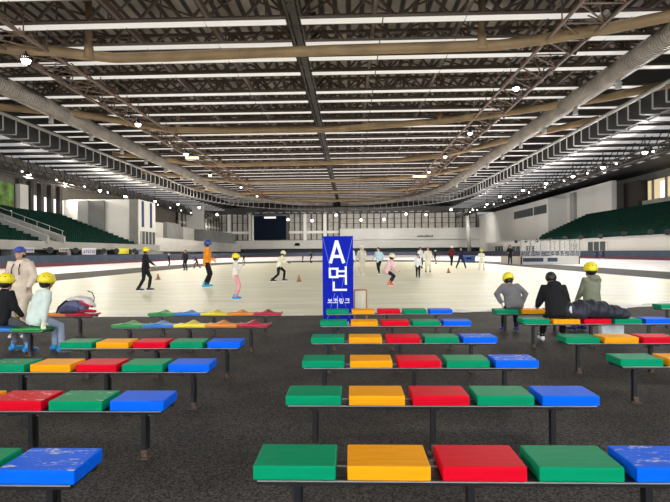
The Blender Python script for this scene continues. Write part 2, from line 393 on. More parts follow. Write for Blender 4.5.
def bank(side, xf, xb, z0, z1, ya, yb, rows, nm):
    g = MB(); s = MB()
    for i in range(rows):
        xa = xf + (xb - xf) * i / rows; xe = xf + (xb - xf) * (i + 1) / rows; z = z0 + (z1 - z0) * (i + 1) / rows
        cut = yb - 0.0 * i
        g.bb(min(xa, xe), max(xa, xe), ya, cut, z0 - 0.6, z - 0.32)
        xm = (xa * .55 + xe * .45); dx = abs(xe - xa) * .3
        y = ya
        while y < cut - 0.3:
            if side < 0 and 60.6 < y < 65.1: y += .56; continue
            s.bb(xm - dx, xm + dx, y + .04, y + .5, z - .32, z + .06); s.bb(xm + dx * side - .05, xm + dx * side + .05, y + .04, y + .5, z, z + .5); y += .56
    st = struct(g.build('floor_stand_' + nm, M['stand_green']))
    so = s.build('grandstand_seats', M['stand_green'])
    tag(so, 'rows of dark green seats on the %s bank above the ice' % nm, 'seats'); so['kind'] = 'stuff'
bank(-1, -38, -52.0, 2.8, 8.2, 34, 88.5, 15, 'left')
bank(1, 42.5, 53, 4.2, 9.0, 44, 114, 13, 'right')
# stair with pale walls cutting the left bank
g = MB()
for yy in (61.0, 64.6):
    g.add([(-37.6, yy, 2.9), (-52, yy, 8.3), (-52, yy, 9.1), (-37.6, yy, 3.8), (-37.6, yy + .35, 2.9), (-52, yy + .35, 8.3), (-52, yy + .35, 9.1), (-37.6, yy + .35, 3.8)],
          [(0, 1, 2, 3), (7, 6, 5, 4), (0, 4, 5, 1), (3, 2, 6, 7), (0, 3, 7, 4), (1, 5, 6, 2)])
t = thing('stand_stair', 'pale concrete stairway with railings running down the left green stand', 'stairs', (-38, 62.8, 2.6))
a = g.build('side_wall', M['grey_wall'], t); a.location = (38, -62.8, -2.6)
g = MB()
for i in range(30):
    g.bb(-38 - i * .47 - .47, -38 - i * .47, 61.3, 64.6, 2.7, 3.05 + i * .182)
a = g.build('step', M['concrete'], t); a.location = (38, -62.8, -2.6)
g = MB()
for yy in (61.1, 64.9):
    g.bar((-37.8, yy, 4.5), (-52, yy, 9.8), .07)
    for i in range(9): g.bar((-38 - i * 1.7, yy, 3.6 + i * .635), (-38 - i * 1.7, yy, 4.6 + i * .635), .06)
a = g.build('railing', M['silver'], t); a.location = (38, -62.8, -2.6)
# left lower wall under the stand: pale fascia, dark recess, banners and horn speakers
struct(MB().bb(-38.4, -37.8, 34, 98, 2.05, 3.1).build('trim_left_stand_fascia', M['grey_wall']))
struct(MB().bb(-40, -39.6, 34, 98, 0, 2.1).build('trim_left_recess', M['glass_dark']))
for i, yy in enumerate((50, 55.5, 66, 76, 86)): struct(MB().bb(-39.6, -38, yy, yy + .9, 0, 2.1).build('trim_left_pier_%d' % i, M['grey_wall']))
# block of rooms past the end of the left stand
struct(MB().bb(-52.8, -38.6, 90.2, 98, 0, 11.4).build('wall_left_block', M['white']))
struct(MB().bb(-49.3, -47.4, 89, 90.1, 0, 11.2).build('wall_left_tower', M['grey_wall']))
struct(MB().bb(-47.4, -44.7, 89.4, 90.1, 0, 11.2).build('wall_left_dark_bay', M['mid_grey']))
struct(MB().bb(-40.2, -38.7, 89.9, 90.15, 0, 11.4).build('trim_left_grey_strip', M['mid_grey']))
for i, yy in enumerate((91.5, 95.3)): struct(MB().bb(-38.7, -38.5, yy, yy + .9, 6.4, 11.2).build('window_1%d' % i, M['glass_blue']))
g = MB().bb(-38.7, -38.45, 90.9, 97.4, 3.2, 5.6, 0)
for i in range(5): g.bb(-38.75, -38.35, 90.9 + i * 1.6, 91.05 + i * 1.6, 3.2, 5.6, 1)
struct(g.build('window_12', [M['glass_dark'], M['white']]))
# left wall over the stand: dark columns, narrow daylit windows
for i in range(12):
    y = 63.6 + i * 2.75
    if y > 89: break
    if y < 76: continue
    struct(MB().bb(-52.8, -52.1, y, y + .8, 7.5, 13.5).build('trim_left_column_%d' % i, M['column']))
    if y > 79: struct(MB().bb(-52.8, -52.6, y + 1.4, y + 2.25, 8.7, 11.3).build('window_%d' % (20 + i), M['window_light']))
struct(MB().bb(-52.7, -51.9, 77.2, 79.2, 7, 12.6).build('trim_left_white_pier', M['white']))
t = MB().bb(-52.4, -52.0, 66, 75.8, 8.9, 12.4).build('green_poster', mat('poster_green', (0.10, 0.22, 0.03), 0.6, noise=(0.9, 0.8, 6, (1, 1, 1))))
tag(t, 'mottled green wall banner at the left edge above the seats', 'banner')
# right lower wall
struct(MB().bb(43.2, 43.7, 44, 160, 0, 4.0).build('wall_right_lower', M['white']))
struct(MB().bb(43.0, 44.2, 44, 114, 3.9, 4.6).build('trim_right_stand_kerb', M['concrete']))
for i, (ya, yb, za, zb, mm) in enumerate(((85.5, 92, 1.2, 2.9, 'glass_dark'), (118, 124, 1.2, 2.6, 'glass_dark'), (128, 138, 1.2, 2.6, 'glass_dark'), (96, 99, 1.2, 2.8, 'grey_wall'), (142, 150, 1.0, 2.8, 'glass_dark'))):
    g = MB().bb(43.0, 43.3, ya, yb, za, zb, 0)
    for q in range(4): g.bb(42.95, 43.3, ya + (yb - ya) * q / 3 - .1, ya + (yb - ya) * q / 3 + .1, za, zb, 1)
    struct(g.build('window_%d' % (30 + i), [M[mm], M['white']]))
# right upper walls
struct(MB().bb(53, 54, 103, 170, 4, WT - 3).build('wall_right_upper', M['white']))
struct(MB().bb(48.5, 53, 124, 150, 4, 14.3).build('wall_right_block', M['white']))
g = MB().bb(48.3, 48.6, 125, 149, 10.7, 12.8, 0); g.bb(48.2, 48.6, 133, 133.4, 10.6, 12.9, 1)
struct(g.build('window_40', [M['glass_dark'], M['white']]))
struct(MB().bb(50.5, 53, 150, 197, 0, 15).build('wall_right_far', M['white']))
struct(MB().bb(52.2, 53.2, 118.5, 120.5, 4, 15).build('trim_right_pier', M['grey_wall']))
struct(MB().bb(56.2, 57, 40, 98, 7.5, 10.8).build('trim_right_parapet', M['grey_wall']))
g = MB().bb(57.3, 57.6, 66, 98, 10.8, 14.6, 0)
for q in range(9): g.bb(57.1, 57.6, 64 + q * 4, 64.5 + q * 4, 10.8, 14.6, 1)
struct(g.build('window_41', [M['warm_room'], M['mid_grey']]))
for q, yy in enumerate((88.5, 92.5)):
    struct(MB().bb(57.0, 57.3, yy, yy + 1.2, 10.8, 14).build('window_%d' % (42 + q), M['window_light']))
struct(MB().bb(56, 59, 99, 104, 4, 15).build('trim_right_dark_pier', M['column']))
struct(MB().bb(54.2, 59, 104.2, 109, 4, 15).build('trim_right_warm_bay', M['brown_panel']))
# column in the far right corner
struct(MB().loft([(44, 186, 0), (43.6, 186, 8), (43, 186, 17)], [.7, .7, .7], dome=False, n=12).build('trim_far_round_column', M['grey_wall']))

# ------------------------------------------------------------ roof
RZ = EYE
HC = -4.6
struct(MB().bb(HC - 40, HC + 40, -40, 200, RZ + 22, RZ + 22.3).build('ceiling', M['deck']))
for nm, xa, xb in (('left', -58, HC - 39.4), ('right', HC + 39.4, 61)):
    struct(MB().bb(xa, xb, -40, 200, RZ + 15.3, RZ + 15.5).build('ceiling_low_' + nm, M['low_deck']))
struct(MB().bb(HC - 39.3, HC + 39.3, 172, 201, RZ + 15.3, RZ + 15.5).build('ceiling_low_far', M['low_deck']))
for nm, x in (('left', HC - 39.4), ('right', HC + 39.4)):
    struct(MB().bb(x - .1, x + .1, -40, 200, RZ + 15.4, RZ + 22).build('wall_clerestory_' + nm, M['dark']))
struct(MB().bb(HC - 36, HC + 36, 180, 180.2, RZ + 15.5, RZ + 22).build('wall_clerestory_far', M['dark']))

YS = [-9, -1, 7, 15, 22.5, 26.5, 30.0, 34.2, 38.8, 43.0, 46.3, 50.1, 56.1, 59.4, 64.0, 68.2, 72.0, 75.3, 79.4, 84.9, 90.9, 95.5, 102.3, 108, 112.5]
while YS[-1] < 176: YS.append(YS[-1] + 4.4)
def strip_mesh(w, L_, mi=0):
    g = MB(); n = 6
    for i in range(n):
        a = -L_ / 2 + L_ * i / n + .05; b = -L_ / 2 + L_ * (i + 1) / n - .05
        g.bb(a, b, -w / 2, w / 2, -.06, .06, 0)
    g.bb(-L_ / 2, L_ / 2, -w / 2 - .05, -w / 2, -.1, .12, 1); g.bb(-L_ / 2, L_ / 2, w / 2, w / 2 + .05, -.1, .12, 1)
    return g
wn = 100
sm = strip_mesh(1.0, 38.4).build('window_100', [M['skylight'], M['truss']])
struct(sm); sm.location = (HC + .9 + 19.2, YS[0], RZ + 18); first = True
for y in YS:
    for s in (-1, 1):
        x = HC + .3 + s * (.55 + 19.2)
        if first and s == 1: sm.location = (x, y, RZ + 18); first = False; continue
        o = sm.copy(); wn += 1; o.name = 'window_%d' % wn; COL.objects.link(o); o.location = (x, y, RZ + 18)
# low side roofs: broad grey-white bands
lo = strip_mesh(2.1, 15.5).build('window_300', [M['skylight_low'], M['truss']]); struct(lo); lo.location = (HC - 47.6, 30, RZ + 15.2)
wn = 300; y = 34.2
while y < 178:
    for x in (HC - 47.6, HC + 47.6):
        o = lo.copy(); wn += 1; o.name = 'window_%d' % wn; COL.objects.link(o); o.location = (x, y, RZ + 15.2)
    y += 4.15
o = lo.copy(); o.name = 'window_299'; COL.objects.link(o); o.location = (HC + 47.6, 30, RZ + 15.2)
# short far-end bands
for i in range(24):
    o = lo.copy(); o.name = 'window_%d' % (500 + i); COL.objects.link(o); o.scale = (.1, 1, 1); o.location = (HC - 34 + i * 2.95, 190, RZ + 15.2)

# transverse lattice trusses
g = MB(); X0, X1 = HC - 35, HC + 35
zb, zt = 18.9, 21.3
g.bar((X0, 0, zb), (X1, 0, zb), .28); g.bar((X0, 0, zt), (X1, 0, zt), .28)
nx = 16; dx = (X1 - X0) / nx
for i in range(nx):
    xa = X0 + i * dx; xm = xa + dx / 2; xe = xa + dx
    g.bar((xa, 0, zb), (xm, 0, zt), .2); g.bar((xm, 0, zt), (xe, 0, zb), .2)
    g.bar((xm, 0, zt), (xm, 0, zb), .12)
    g.bar((xa, 0, zb), (xm, 4.1, zt), .16); g.bar((xe, 0, zb), (xm, 4.1, zt), .16)
    if i % 2: g.bar((xa, 0, zt), (xe, 4.1, zt - .1), .14)
    else: g.bar((xe, 0, zt), (xa, 4.1, zt - .1), .14)
tr = g.build('roof_truss', M['truss']); tag(tr, 'dark steel lattice roof truss spanning the hall, first beyond the camera', 'truss', 'dark roof trusses')
tys = [y + 2.1 for y in YS if y > 25]
tr.location = (0, tys[0], RZ)
for k_, y in enumerate(tys[1:]):
    o = tr.copy(); COL.objects.link(o); o['label'] = 'dark steel lattice roof truss spanning the hall, %s counting away from the camera' % ORD[k_ + 1]; o.location = (0, y, RZ)
# longitudinal purlin beams
g = MB().bar((0, 0, 0), (0, 165, 0), .3, .5)
pu = None
for i, x in enumerate((-38, -31, -18, -11, 2, 9, 23, 29)):
    if pu is None:
        pu = g.build('roof_purlin', M['truss']); o = pu; tag(o, 'long dark purlin running away under the roof', 'beam', 'long roof purlins')
    else:
        o = pu.copy(); COL.objects.link(o)
    o.location = (x, 14, RZ + 18.55); o['label'] = 'long dark purlin running away under the roof, %s from the left' % ORD[i]
# central spine catwalk
g = MB()
g.bar((HC + .3, 10, 18.7), (HC + .3, 178, 18.7), .55, .1)
for s in (-.5, .5): g.bar((HC + .3 + s, 10, 19.6), (HC + .3 + s, 178, 19.6), .1); g.bar((HC + .3 + s, 10, 18.7), (HC + .3 + s, 178, 18.7), .16, .3)
y = 12
while y < 176:
    for s in (-.5, .5): g.bar((HC + .3 + s, y, 18.7), (HC + .3 + s, y + 2, 19.6), .08)
    g.bar((HC + .3, y, 18.7), (HC + 1.6, y + 3, 21.3), .2); g.bar((HC + .3, y, 18.7), (HC - 1.0, y + 3, 21.3), .2)
    y += 4.2
o = g.build('spine_catwalk', M['column'], loc=(0, 0, RZ)); tag(o, 'dark steel catwalk along the middle of the roof', 'catwalk')

# big tan arched pipes
TUBES = [
 ('nearest', [(-60, 40), (0, 48), (55, 51), (85, 55), (115, 58), (170, 56.5), (335, 50), (440, 47), (500, 45), (545, 39), (610, 28), (670, 16), (740, 2)], .44, 43),
 ('second nearest', [(-50, 100), (0, 107), (60, 112), (100, 117), (140, 125), (170, 130), (250, 130.5), (335, 129), (440, 121), (500, 113.5), (560, 105), (610, 97), (670, 84), (730, 70)], .44, 70),
 ('third nearest', [(112, 154), (140, 156), (190, 163), (217, 165), (335, 162.5), (400, 160), (440, 156), (500, 142), (560, 128), (598, 119)], .44, 96),
 ('fourth nearest', [(140, 172), (200, 178), (240, 182), (335, 180.5), (400, 178), (440, 173), (480, 165)], .42, 122),
 ('fifth nearest', [(190, 188), (240, 193), (335, 192), (400, 190), (440, 184)], .42, 148),
 ('farthest', [(240, 199), (335, 200.5), (410, 197)], .42, 170)]
for nm, pl, r, Yc in TUBES:
    W = [onz(p, q, RZ + 17.2) for p, q in pl]
    t = thing('roof_pipe', 'long tan tubular roof beam, the %s crossing the hall' % nm, 'beam', (HC, Yc, RZ + 17.2), 0, 'tan roof beams')
    g = MB().loft([w_ - t.location for w_ in W], [r] * len(W), n=12, dome=False); g.build('main_pipe', M['tan'], t)
    pp = {43: ((89, 54.5), (482, 45)), 70: ((178, 130), (440, 121)), 96: ((220, 163), (417, 158.5)), 122: ((247, 182), (402, 178))}.get(Yc, ())
    for xx, yy in [(onz(q_[0], q_[1], RZ + 17.2).x, onz(q_[0], q_[1], RZ + 17.2).y) for q_ in pp]:
        q = MB().loft([(xx - HC, yy - Yc, 0), (xx - HC, yy - Yc, 4.6)], [.28, .28], n=10, dome=False)
        q.loft([(xx - HC, yy - Yc, -.3), (xx - HC, yy - Yc, 1.1)], [.48, .3], n=10, dome=False)
        q.build('post', M['tan'], t)
# silver spiral ducts
def ring_path(hw, y0, yc, ry, z, side, n=14, endfrac=0.97):
    P = [Vector((HC + side * hw, y, z)) for y in [y0 + (yc - y0) * i / 12 for i in range(13)]]
    for i in range(1, n + 1):
        a = PI / 2 * endfrac * i / n; P.append(Vector((HC + side * hw * math.cos(a), yc + ry * math.sin(a), z)))
    return P
for side, nm in ((-1, 'left'), (1, 'right')):
    P = ring_path(30, 12, 125, 50, 16.9, side)
    t = thing('air_duct', 'huge silver spiral air duct curving along the %s of the roof' % nm, 'duct', (HC + side * 30, 12, RZ + 16.9))
    off = Vector((HC + side * 30, 12, 16.9))
    MB().loft([p - off for p in P], [.92] * len(P), n=20, dome=False).build('duct_pipe', M['duct'], t)
    for i in range(2, 24):
        y = 12 + i * 9
        if y > 125: break
        nz = MB().loft([(0, y - 12, -.9), (0, y - 12, -1.7)], [.2, .3], n=10, dome=False); nz.bb(-.35, .35, y - 12.05, y - 11.95, -1.2, -1.05)
        nz.build('nozzle', M['silver'], t)
    # hanger walk: pale rail with U shaped hangers under the low roof's edge
    P = ring_path(36.2, 14, 125, 50, 16.6, side, endfrac=.95)
    t = thing('hanger_rail', 'pale curved rail with a row of U-shaped hangers above the %s side' % nm, 'rail', (HC + side * 36.2, 14, RZ + 16.6))
    off = Vector((HC + side * 36.2, 14, 16.6))
    MB().loft([p - off for p in P], [(.28, .2)] * len(P), n=8, dome=False).build('rail', M['silver'], t)
    g = MB(); n = 0; acc = 0
    for a, b in zip(P, P[1:]):
        L_ = (b - a).length; s_ = acc
        while s_ < L_:
            p = a.lerp(b, s_ / L_) - off; ins = Vector((side * .9, 0, 0))
            g.bar(p + Vector((0, 0, -.1)), p + Vector((0, 0, -1.9)), .13); g.bar(p + Vector((0, 0, -1.9)), p + Vector((side * 2.2, 0, -1.9)), .13)
            s_ += 2.3; n += 1
        acc = s_ - L_
    o = g.build('hanger', M['silver'], t); o['kind'] = 'stuff'
    # inner triangular catwalk truss
    xx = HC + side * 22.2
    t = thing('catwalk_truss', 'brown triangular lattice catwalk truss hanging on the %s half of the roof' % nm, 'truss', (xx, 8, RZ + 17.0))
    g = MB()
    LN = 160
    for a in ((-1.6, 0), (1.6, 0), (0, 1.7), (-1.6, 1.7), (1.6, 1.7)): g.bar((a[0], 0, a[1]), (a[0], LN, a[1]), .2 if a[1] == 0 else .14)
    g.build('chord', M['chord'], t)
    g = MB(); y = 0
    while y < LN:
        g.bar((-1.6, y, 0), (1.6, y, 0), .1); g.bar((-1.6, y, 0), (1.6, y + 3, 0), .1)
        for s2 in (-1, 1): g.bar((s2 * 1.6, y, 0), (0, y + 1.5, 1.7), .1); g.bar((0, y + 1.5, 1.7), (s2 * 1.6, y + 3, 0), .1); g.bar((s2 * 1.6, y, 0), (s2 * 1.6, y, 1.7), .08)
        y += 3
    g.build('lattice', M['chord'], t)
    g = MB()
    for y in [q_ * .5 for q_ in range(2, 318)]:
        if random.random() < .85:
            z = random.uniform(.3, 1.2); x_ = random.uniform(-2.4, -1.2) * -side
            g.box((x_, y, z), (random.uniform(.15, .6), random.uniform(.2, .8), random.uniform(.12, .4)), random.choice((0, 0, 1)), random.random() * 3, random.random())
    g.bar((-side * -1.9, 0, .5), (-side * -1.9, LN, .5), .25, .25, 0)
    o = g.build('cable_bundle', [M['black_steel'], M['silver']], t); o['kind'] = 'stuff'

# ------------------------------------------------------------ lamps
def flood(name, pos, label, group, cat='lamp', aim=None, top=15.295, power=1.0, size=.38, col=(1, .95, .86), lit=True):
    t = thing(name, label, cat, pos, 0, group)
    g = MB().loft([(0, 0, .55), (0, 0, .3), (0, 0, 0)], [.12, size * .7, size], n=14, dome=False); g.bar((0, 0, .4), (0, 0, RZ + top - pos[2]), .1); g.build('housing', M['black_steel'], t)
    MB().ell((0, 0, .02), (size * .9, size * .9, size * .95), nu=12, nv=6).build('lens', M['lamp'], t)
    if lit:
        l = bpy.data.lights.new(name + '_light', 'AREA'); l.shape = 'DISK'; l.size = 1.2; l.energy = LAMP_W * power; l.color = col
        lo_ = bpy.data.objects.new(name + '_light', l); COL.objects.link(lo_); lo_.parent = t; lo_.location = (0, 0, -.35)
        if aim:
            d = Vector(aim) - Vector(pos); lo_.rotation_euler = d.to_track_quat('-Z', 'Y').to_euler()
    return t
for k_, (px, py) in enumerate(((28, 175), (65, 185), (100, 190), (125, 196), (155, 201), (178, 204), (199, 207))):
    p = onz(px, py, RZ + 12.5)
    flood('floodlight', p, 'bright white floodlight on the left side roof edge, %s from the left picture edge' % ORD[k_], 'left side floodlights', aim=(0, p.y, 0), col=(1, .93, .8))
for k_, (px, py) in enumerate(((645, 152), (603, 167), (573, 176), (546, 183), (523, 190), (500, 196), (487, 204))):
    p = onz(px, py, RZ + 12.9)
    flood('floodlight', p, 'bright white floodlight on the right side roof edge, %s from the right picture edge' % ORD[k_], 'right side floodlights', aim=(5, p.y, 0), col=(1, .97, .95))
for k_, (px, py) in enumerate(((197, 212), (217, 214.5), (288, 219.5), (312, 220.5), (336, 215), (361, 220), (384, 219.2), (406, 214), (426, 214.5), (451, 209.5), (473, 209.5))):
    p = ony(px, py, 177)
    flood('floodlight', p, 'small bright floodlight along the far end of the roof, %s from the left' % ORD[k_], 'far end floodlights', aim=(p.x, 190, 0), size=.5, power=.6, top=15.295)
for k_, (px, py, s) in enumerate(((26, 60, .42), (138, 124, .4), (186, 154, .4), (210, 175, .35), (241, 187, .3), (257, 196, .3), (516, 88, .36), (470, 133, .35), (445, 156.5, .35), (429, 172, .3), (352, 222, .3))):
    p = onz(px, py, RZ + 16.2)
    if py > 200: continue
    flood('catwalk_lamp', p, 'glowing lamp hung on the %s catwalk truss, %s from the camera' % (('left', ORD[k_]) if px < 300 else ('right', ORD[max(0, k_ - 6)])), ('left' if px < 300 else 'right') + ' catwalk lamps', size=s, col=(1, .9, .72), power=.6, top=17)
for x in (-30, 22):
    for y in (-6, 8, 22):
        flood('floodlight', Vector((x, y, RZ + 16.3)), 'roof lamp above the benches on the %s, %s row' % ('left' if x < 0 else 'right', {-6: 'rear', 8: 'middle', 22: 'front'}[y]), 'lamps above the benches', aim=(x * .5, y + 8, 0), power=.3, top=18)
for a, b, sd in (((186, 158), (206, 162.5), 'left'), ((413, 176.5), (430, 172.5), 'right')):
    A = onz(a[0], a[1], RZ + 16.2); B = onz(b[0], b[1], RZ + 16.2)
    B.y = A.y
    t = thing('tube_light', 'yellow-green fluorescent tube fitting under the %s catwalk' % sd, 'lamp', A)
    MB().bar((0, 0, 0), B - A, .5, .35).build('tube', M['tube_lamp'], t); MB().bar((0, 0, .3), B - A + Vector((0, 0, .3)), .3, .25).build('housing', M['chord'], t)
# dark light gallery beams along both sides
for side, x in ((-1, -50.4), (1, 39.6)):
    t = thing('light_gallery', 'dark lattice gallery carrying the %s row of floodlights' % ('left' if side < 0 else 'right'), 'gallery', (x, 30, RZ + 12.2))
    g = MB(); g.bar((0, 0, 0), (0, 160, 0), .5, .3); g.bar((0, 0, 1.3), (0, 160, 1.3), .2); g.bar((.8 * side, 0, .6), (.8 * side, 160, .6), 1.2, .4)
    g.build('beam', M['column'], t)
    g = MB()
    for i in range(80): g.bar((0, i * 2, 0), (0, i * 2 + 1, 1.3), .12); g.bar((0, i * 2 + 1, 1.3), (0, i * 2 + 2, 0), .12); g.bar((0, i * 2, 1.3), (.8 * side, i * 2, 3), .1)
    g.build('lattice', M['column'], t)
    for k in range(14):
        s_ = MB().ell((0, 0, 0), (.14, .14, .14), nu=8, nv=6).build('indicator_lamp', M['lamp'], t); s_.location = (-.3 * side, 14 + k * 9 + 4, .5)

# ------------------------------------------------------------ benches
SEAT_Z, TH, PW, SW, SD = 0.375, 0.07, 0.449, 0.394, 0.275
BW = 4 * PW + SW
seat_me = {}
def flat_seat(col, worn, parent, x):
    key = (col, worn)
    if key not in seat_me:
        g = MB(); g.box((SW / 2, SD / 2, TH / 2), (SW, SD, TH))
        o = g.build('seat', (WORNM if worn else SEATM)[col], parent, bevel=.006); seat_me[key] = o
    else:
        o = seat_me[key].copy(); COL.objects.link(o); o.parent = parent
    o.location = (x, 0, SEAT_Z); return o
def wave_seat(col, parent, x, flip=False):
    key = ('w', col, flip)
    if key not in seat_me:
        nx, ny = 22, 8; top = []; g = MB()
        for j in range(ny + 1):
            for i in range(nx + 1):
                u = i / nx; v = j / ny; uu = 1 - u if flip else u
                hump = math.exp(-((uu - .42) / .17) ** 2) * .055 + math.exp(-((uu - 1.0) / .07) ** 2) * .018 + .01 * math.exp(-((uu) / .07) ** 2)
                z = .03 + hump * (0.25 + .75 * v) + .012 * math.cos(PI * v)
                top.append((u * PW, v * .34, z))
        n1 = nx + 1; bot = [(p[0], p[1], 0.0 if True else 0) for p in top]; N = len(top)
        fs = []
        for j in range(ny):
            for i in range(nx):
                a = j * n1 + i; fs.append((a, a + 1, a + n1 + 1, a + n1)); fs.append((N + a, N + a + n1, N + a + n1 + 1, N + a + 1))
        for i in range(nx): fs.append((i, N + i, N + i + 1, i + 1)); a = ny * n1 + i; fs.append((a, a + 1, N + a + 1, N + a))
        for j in range(ny):
            a = j * n1; fs.append((a, a + n1, N + a + n1, N + a)); a = j * n1 + nx; fs.append((a, N + a, N + a + n1, a + n1))
        g.add(top + bot, fs, 0, True)
        o = g.build('seat', WAVEM[col], parent); seat_me[key] = o
    else:
        o = seat_me[key].copy(); COL.objects.link(o); o.parent = parent
    o.location = (x, -.02, SEAT_Z); return o
frame_me = {}
def bench(px, py, right, label, group, cols, worn=(), wave=False, flip=False):
    p = onz(px, py, SEAT_Z)
    W = BW if not wave else 5 * PW
    x0 = p.x - W if right else p.x
    sxx = 1.04 if wave else (.965 if 'left' in group else 1.012 if 'middle' in group else 1.0)
    t = thing('bench', label, 'bench', (x0 + (W * (1 - sxx) if right else 0), p.y, -.006), 0, group); t.scale = (sxx, 1, 1)
    lg_q = (.125, .518, .91) if 'left' in group else (.09, .482, .875)
    k = wave
    if k not in frame_me:
        g = MB(); g.bb(.02, W - .02, .004, .04, SEAT_Z - .024, SEAT_Z - .004); g.bb(.02, W - .02, SD - .05, SD - .01, SEAT_Z - .035, SEAT_Z - .004)
        g.bb(.02, W - .02, .045, SD - .055, SEAT_Z - .02, SEAT_Z - .004)
        for q in (.09, .482, .875): g.bb(W * q - .03, W * q + .03, .02, SD - .02, SEAT_Z - .04, SEAT_Z - .022)
        fr = g.build('rail_frame', M['black_steel'], t)
        e = MB(); e.bb(.02, W - .02, -.002, .006, SEAT_Z - .006, SEAT_Z - .001); e.bb(.02, W - .02, SD * .62, SD * .64, SEAT_Z - .004, SEAT_Z)
        ed = e.build('highlight_strip', M['edge_highlight'], t)  # rail-edge highlight put in as thin pale strips
        lg = MB(); lg.box((0, SD / 2, SEAT_Z / 2 - .02), (.034, .05, SEAT_Z - .035)); lg.box((0.02, SD / 2 + .025, .15), (.012, .02, .28))
        l0 = lg.build('leg', M['black_steel'], t)
        bp = MB(); bp.box((0, 0, .006), (.09, .11, .010)); bp.box((.006, 0, .035), (.045, .058, .05))
        for sx in (-.045, .045): bp.loft([(sx * .75, -.04, .01), (sx * .75, -.04, .022)], [.007, .007], n=6, dome=False)
        b0 = bp.build('base_plate', M['rust'], l0); b0.location = (0, SD / 2, 0.0)
        frame_me[k] = (fr, ed, l0, b0)
        l0.location = (W * lg_q[0], 0, 0); legs = lg_q[1:]
    else:
        fr, ed, l0, b0 = frame_me[k]
        for s_ in (fr, ed):
            c = s_.copy(); COL.objects.link(c); c.parent = t
        legs = lg_q
    for q in legs:
        c = l0.copy(); COL.objects.link(c); c.parent = t; c.location = (W * q, 0, 0)
        d = b0.copy(); COL.objects.link(d); d.parent = c
    for i, cc in enumerate(cols):
        if wave: wave_seat(cc, t, i * PW, flip)
        else: flat_seat(cc, i in worn, t, i * PW)
    return t
GY = ['green', 'yellow', 'red', 'green', 'blue']
GC = 'benches in the middle column'
bench(253, 479, 0, 'five-seat bench nearest the camera in the middle column, its blue seat badly scratched', GC, GY, (4,))
bench(285.5, 404.7, 0, 'second bench from the camera in the middle column of coloured seats', GC, GY, ())
bench(302, 367.5, 0, 'third bench from the camera in the middle column, scratched blue end seat', GC, GY, (4,))
bench(311, 343, 0, 'fourth bench from the camera in the middle column of coloured seats', GC, GY, (4,))
bench(320, 326, 0, 'fifth bench from the camera in the middle column, one behind the farthest', GC, GY)
bench(326, 314, 0, 'farthest bench of the middle column, in front of the tall blue sign', GC, GY)
GL = 'benches in the left column'
bench(74, 484, 1, 'bench at the bottom left corner with a badly scratched blue end seat', GL, GY, (4, 3))
bench(163.5, 410.5, 1, 'second flat-seat bench of the left column, its red seat rubbed white', GL, GY, (1, 2, 3))
bench(209, 371.5, 1, 'third flat-seat bench of the left column, worn yellow and green seats', GL, GY, (0, 1))
bench(240, 347.7, 1, 'farthest flat-seat bench of the left column, just in front of the wavy benches', GL, GY)
WV = ['green', 'blue', 'yellow', 'orange', 'crimson']
GW = 'wavy plastic seat benches'
bench(268.5, 327, 1, 'wavy bench of green, blue, yellow, orange and crimson shells, nearer of two', GW, WV, wave=True)
bench(280.5, 315, 1, 'wavy bench of five coloured shells right beside the rink edge on the left', GW, WV, wave=True)
BE = bench(44, 331, 1, 'wavy bench at the left edge on which two helmeted children sit', GW, ['crimson', 'orange', 'yellow', 'blue', 'green'], wave=True, flip=True)
BF = bench(92, 316, 1, 'wavy bench under the bag pile, only its crimson shell showing', GW, WV, wave=True)
GR = 'benches in the right column'
bench(620.8, 366, 0, 'nearest bench at the right edge, scratched green seat first', GR, GY, (0,))
bench(566, 343, 0, 'second nearest bench of the right column, behind the scratched green one', GR, GY, (1,))
B3 = bench(523, 323.8, 0, 'bench of the right column on which the person in black sits', GR, GY)
B4 = bench(496, 313.6, 0, 'farthest bench of the right column, under the child in grey', GR, GY)
bench(661, 308.5, 0, 'bench cut by the right edge beside the rink, green seat showing', GR, GY)

# ------------------------------------------------------------ people
def ik(a, b, l1, l2, pole):
    a = Vector(a); b = Vector(b); d = b - a; L_ = d.length
    if L_ > (l1 + l2) * .995:
        b = a + d * ((l1 + l2) * .995 / L_); d = b - a; L_ = d.length
    t = d / L_; c = (l1 * l1 - l2 * l2 + L_ * L_) / (2 * L_); h = math.sqrt(max(0, l1 * l1 - c * c))
    p = Vector(pole); p = (p - t * p.dot(t)).normalized()
    return a + t * c + p * h, b

def add_hand(g, w, d, s, side, r=1.0):
    """palm, four unequal bent fingers and a thumb, from wrist w along d"""
    d = Vector(d).normalized(); x = Vector((side, 0, 0)); x = (x - d * x.dot(d))
    x = x.normalized() if x.length > .1 else Vector((0, 1, 0)); 
    nrm = d.cross(x).normalized(); across = Vector((0, 1, 0)); across = (across - d * across.dot(d)).normalized() if abs(d.y) < .9 else x
    curl = across.cross(d).normalized() * (-side)
    P = Vector(w)
    g.loft([P, P + d * .04 * s, P + d * .085 * s], [(.028 * s, .020 * s), (.040 * s, .017 * s), (.038 * s, .014 * s)], side=across, n=8)
    for i, (o_, ln) in enumerate(((-.029, .058), (-.010, .070), (.010, .066), (.028, .052))):
        b = P + d * .08 * s + across * o_ * s
        k1 = b + (d * .9 + curl * .35) * ln * .5 * s; k2 = k1 + (d * .6 + curl * .75) * ln * .5 * s
        g.loft([b, k1, k2], [.0095 * s * r, .009 * s * r, .0075 * s * r], n=6)
    b = P + d * .025 * s + across * .03 * s
    k1 = b + (d * .5 + across * .8) * .038 * s; k2 = k1 + (d * .9 + across * .2 + curl * .3) * .03 * s
    g.loft([b, k1, k2], [.013 * s, .011 * s, .009 * s], n=6)

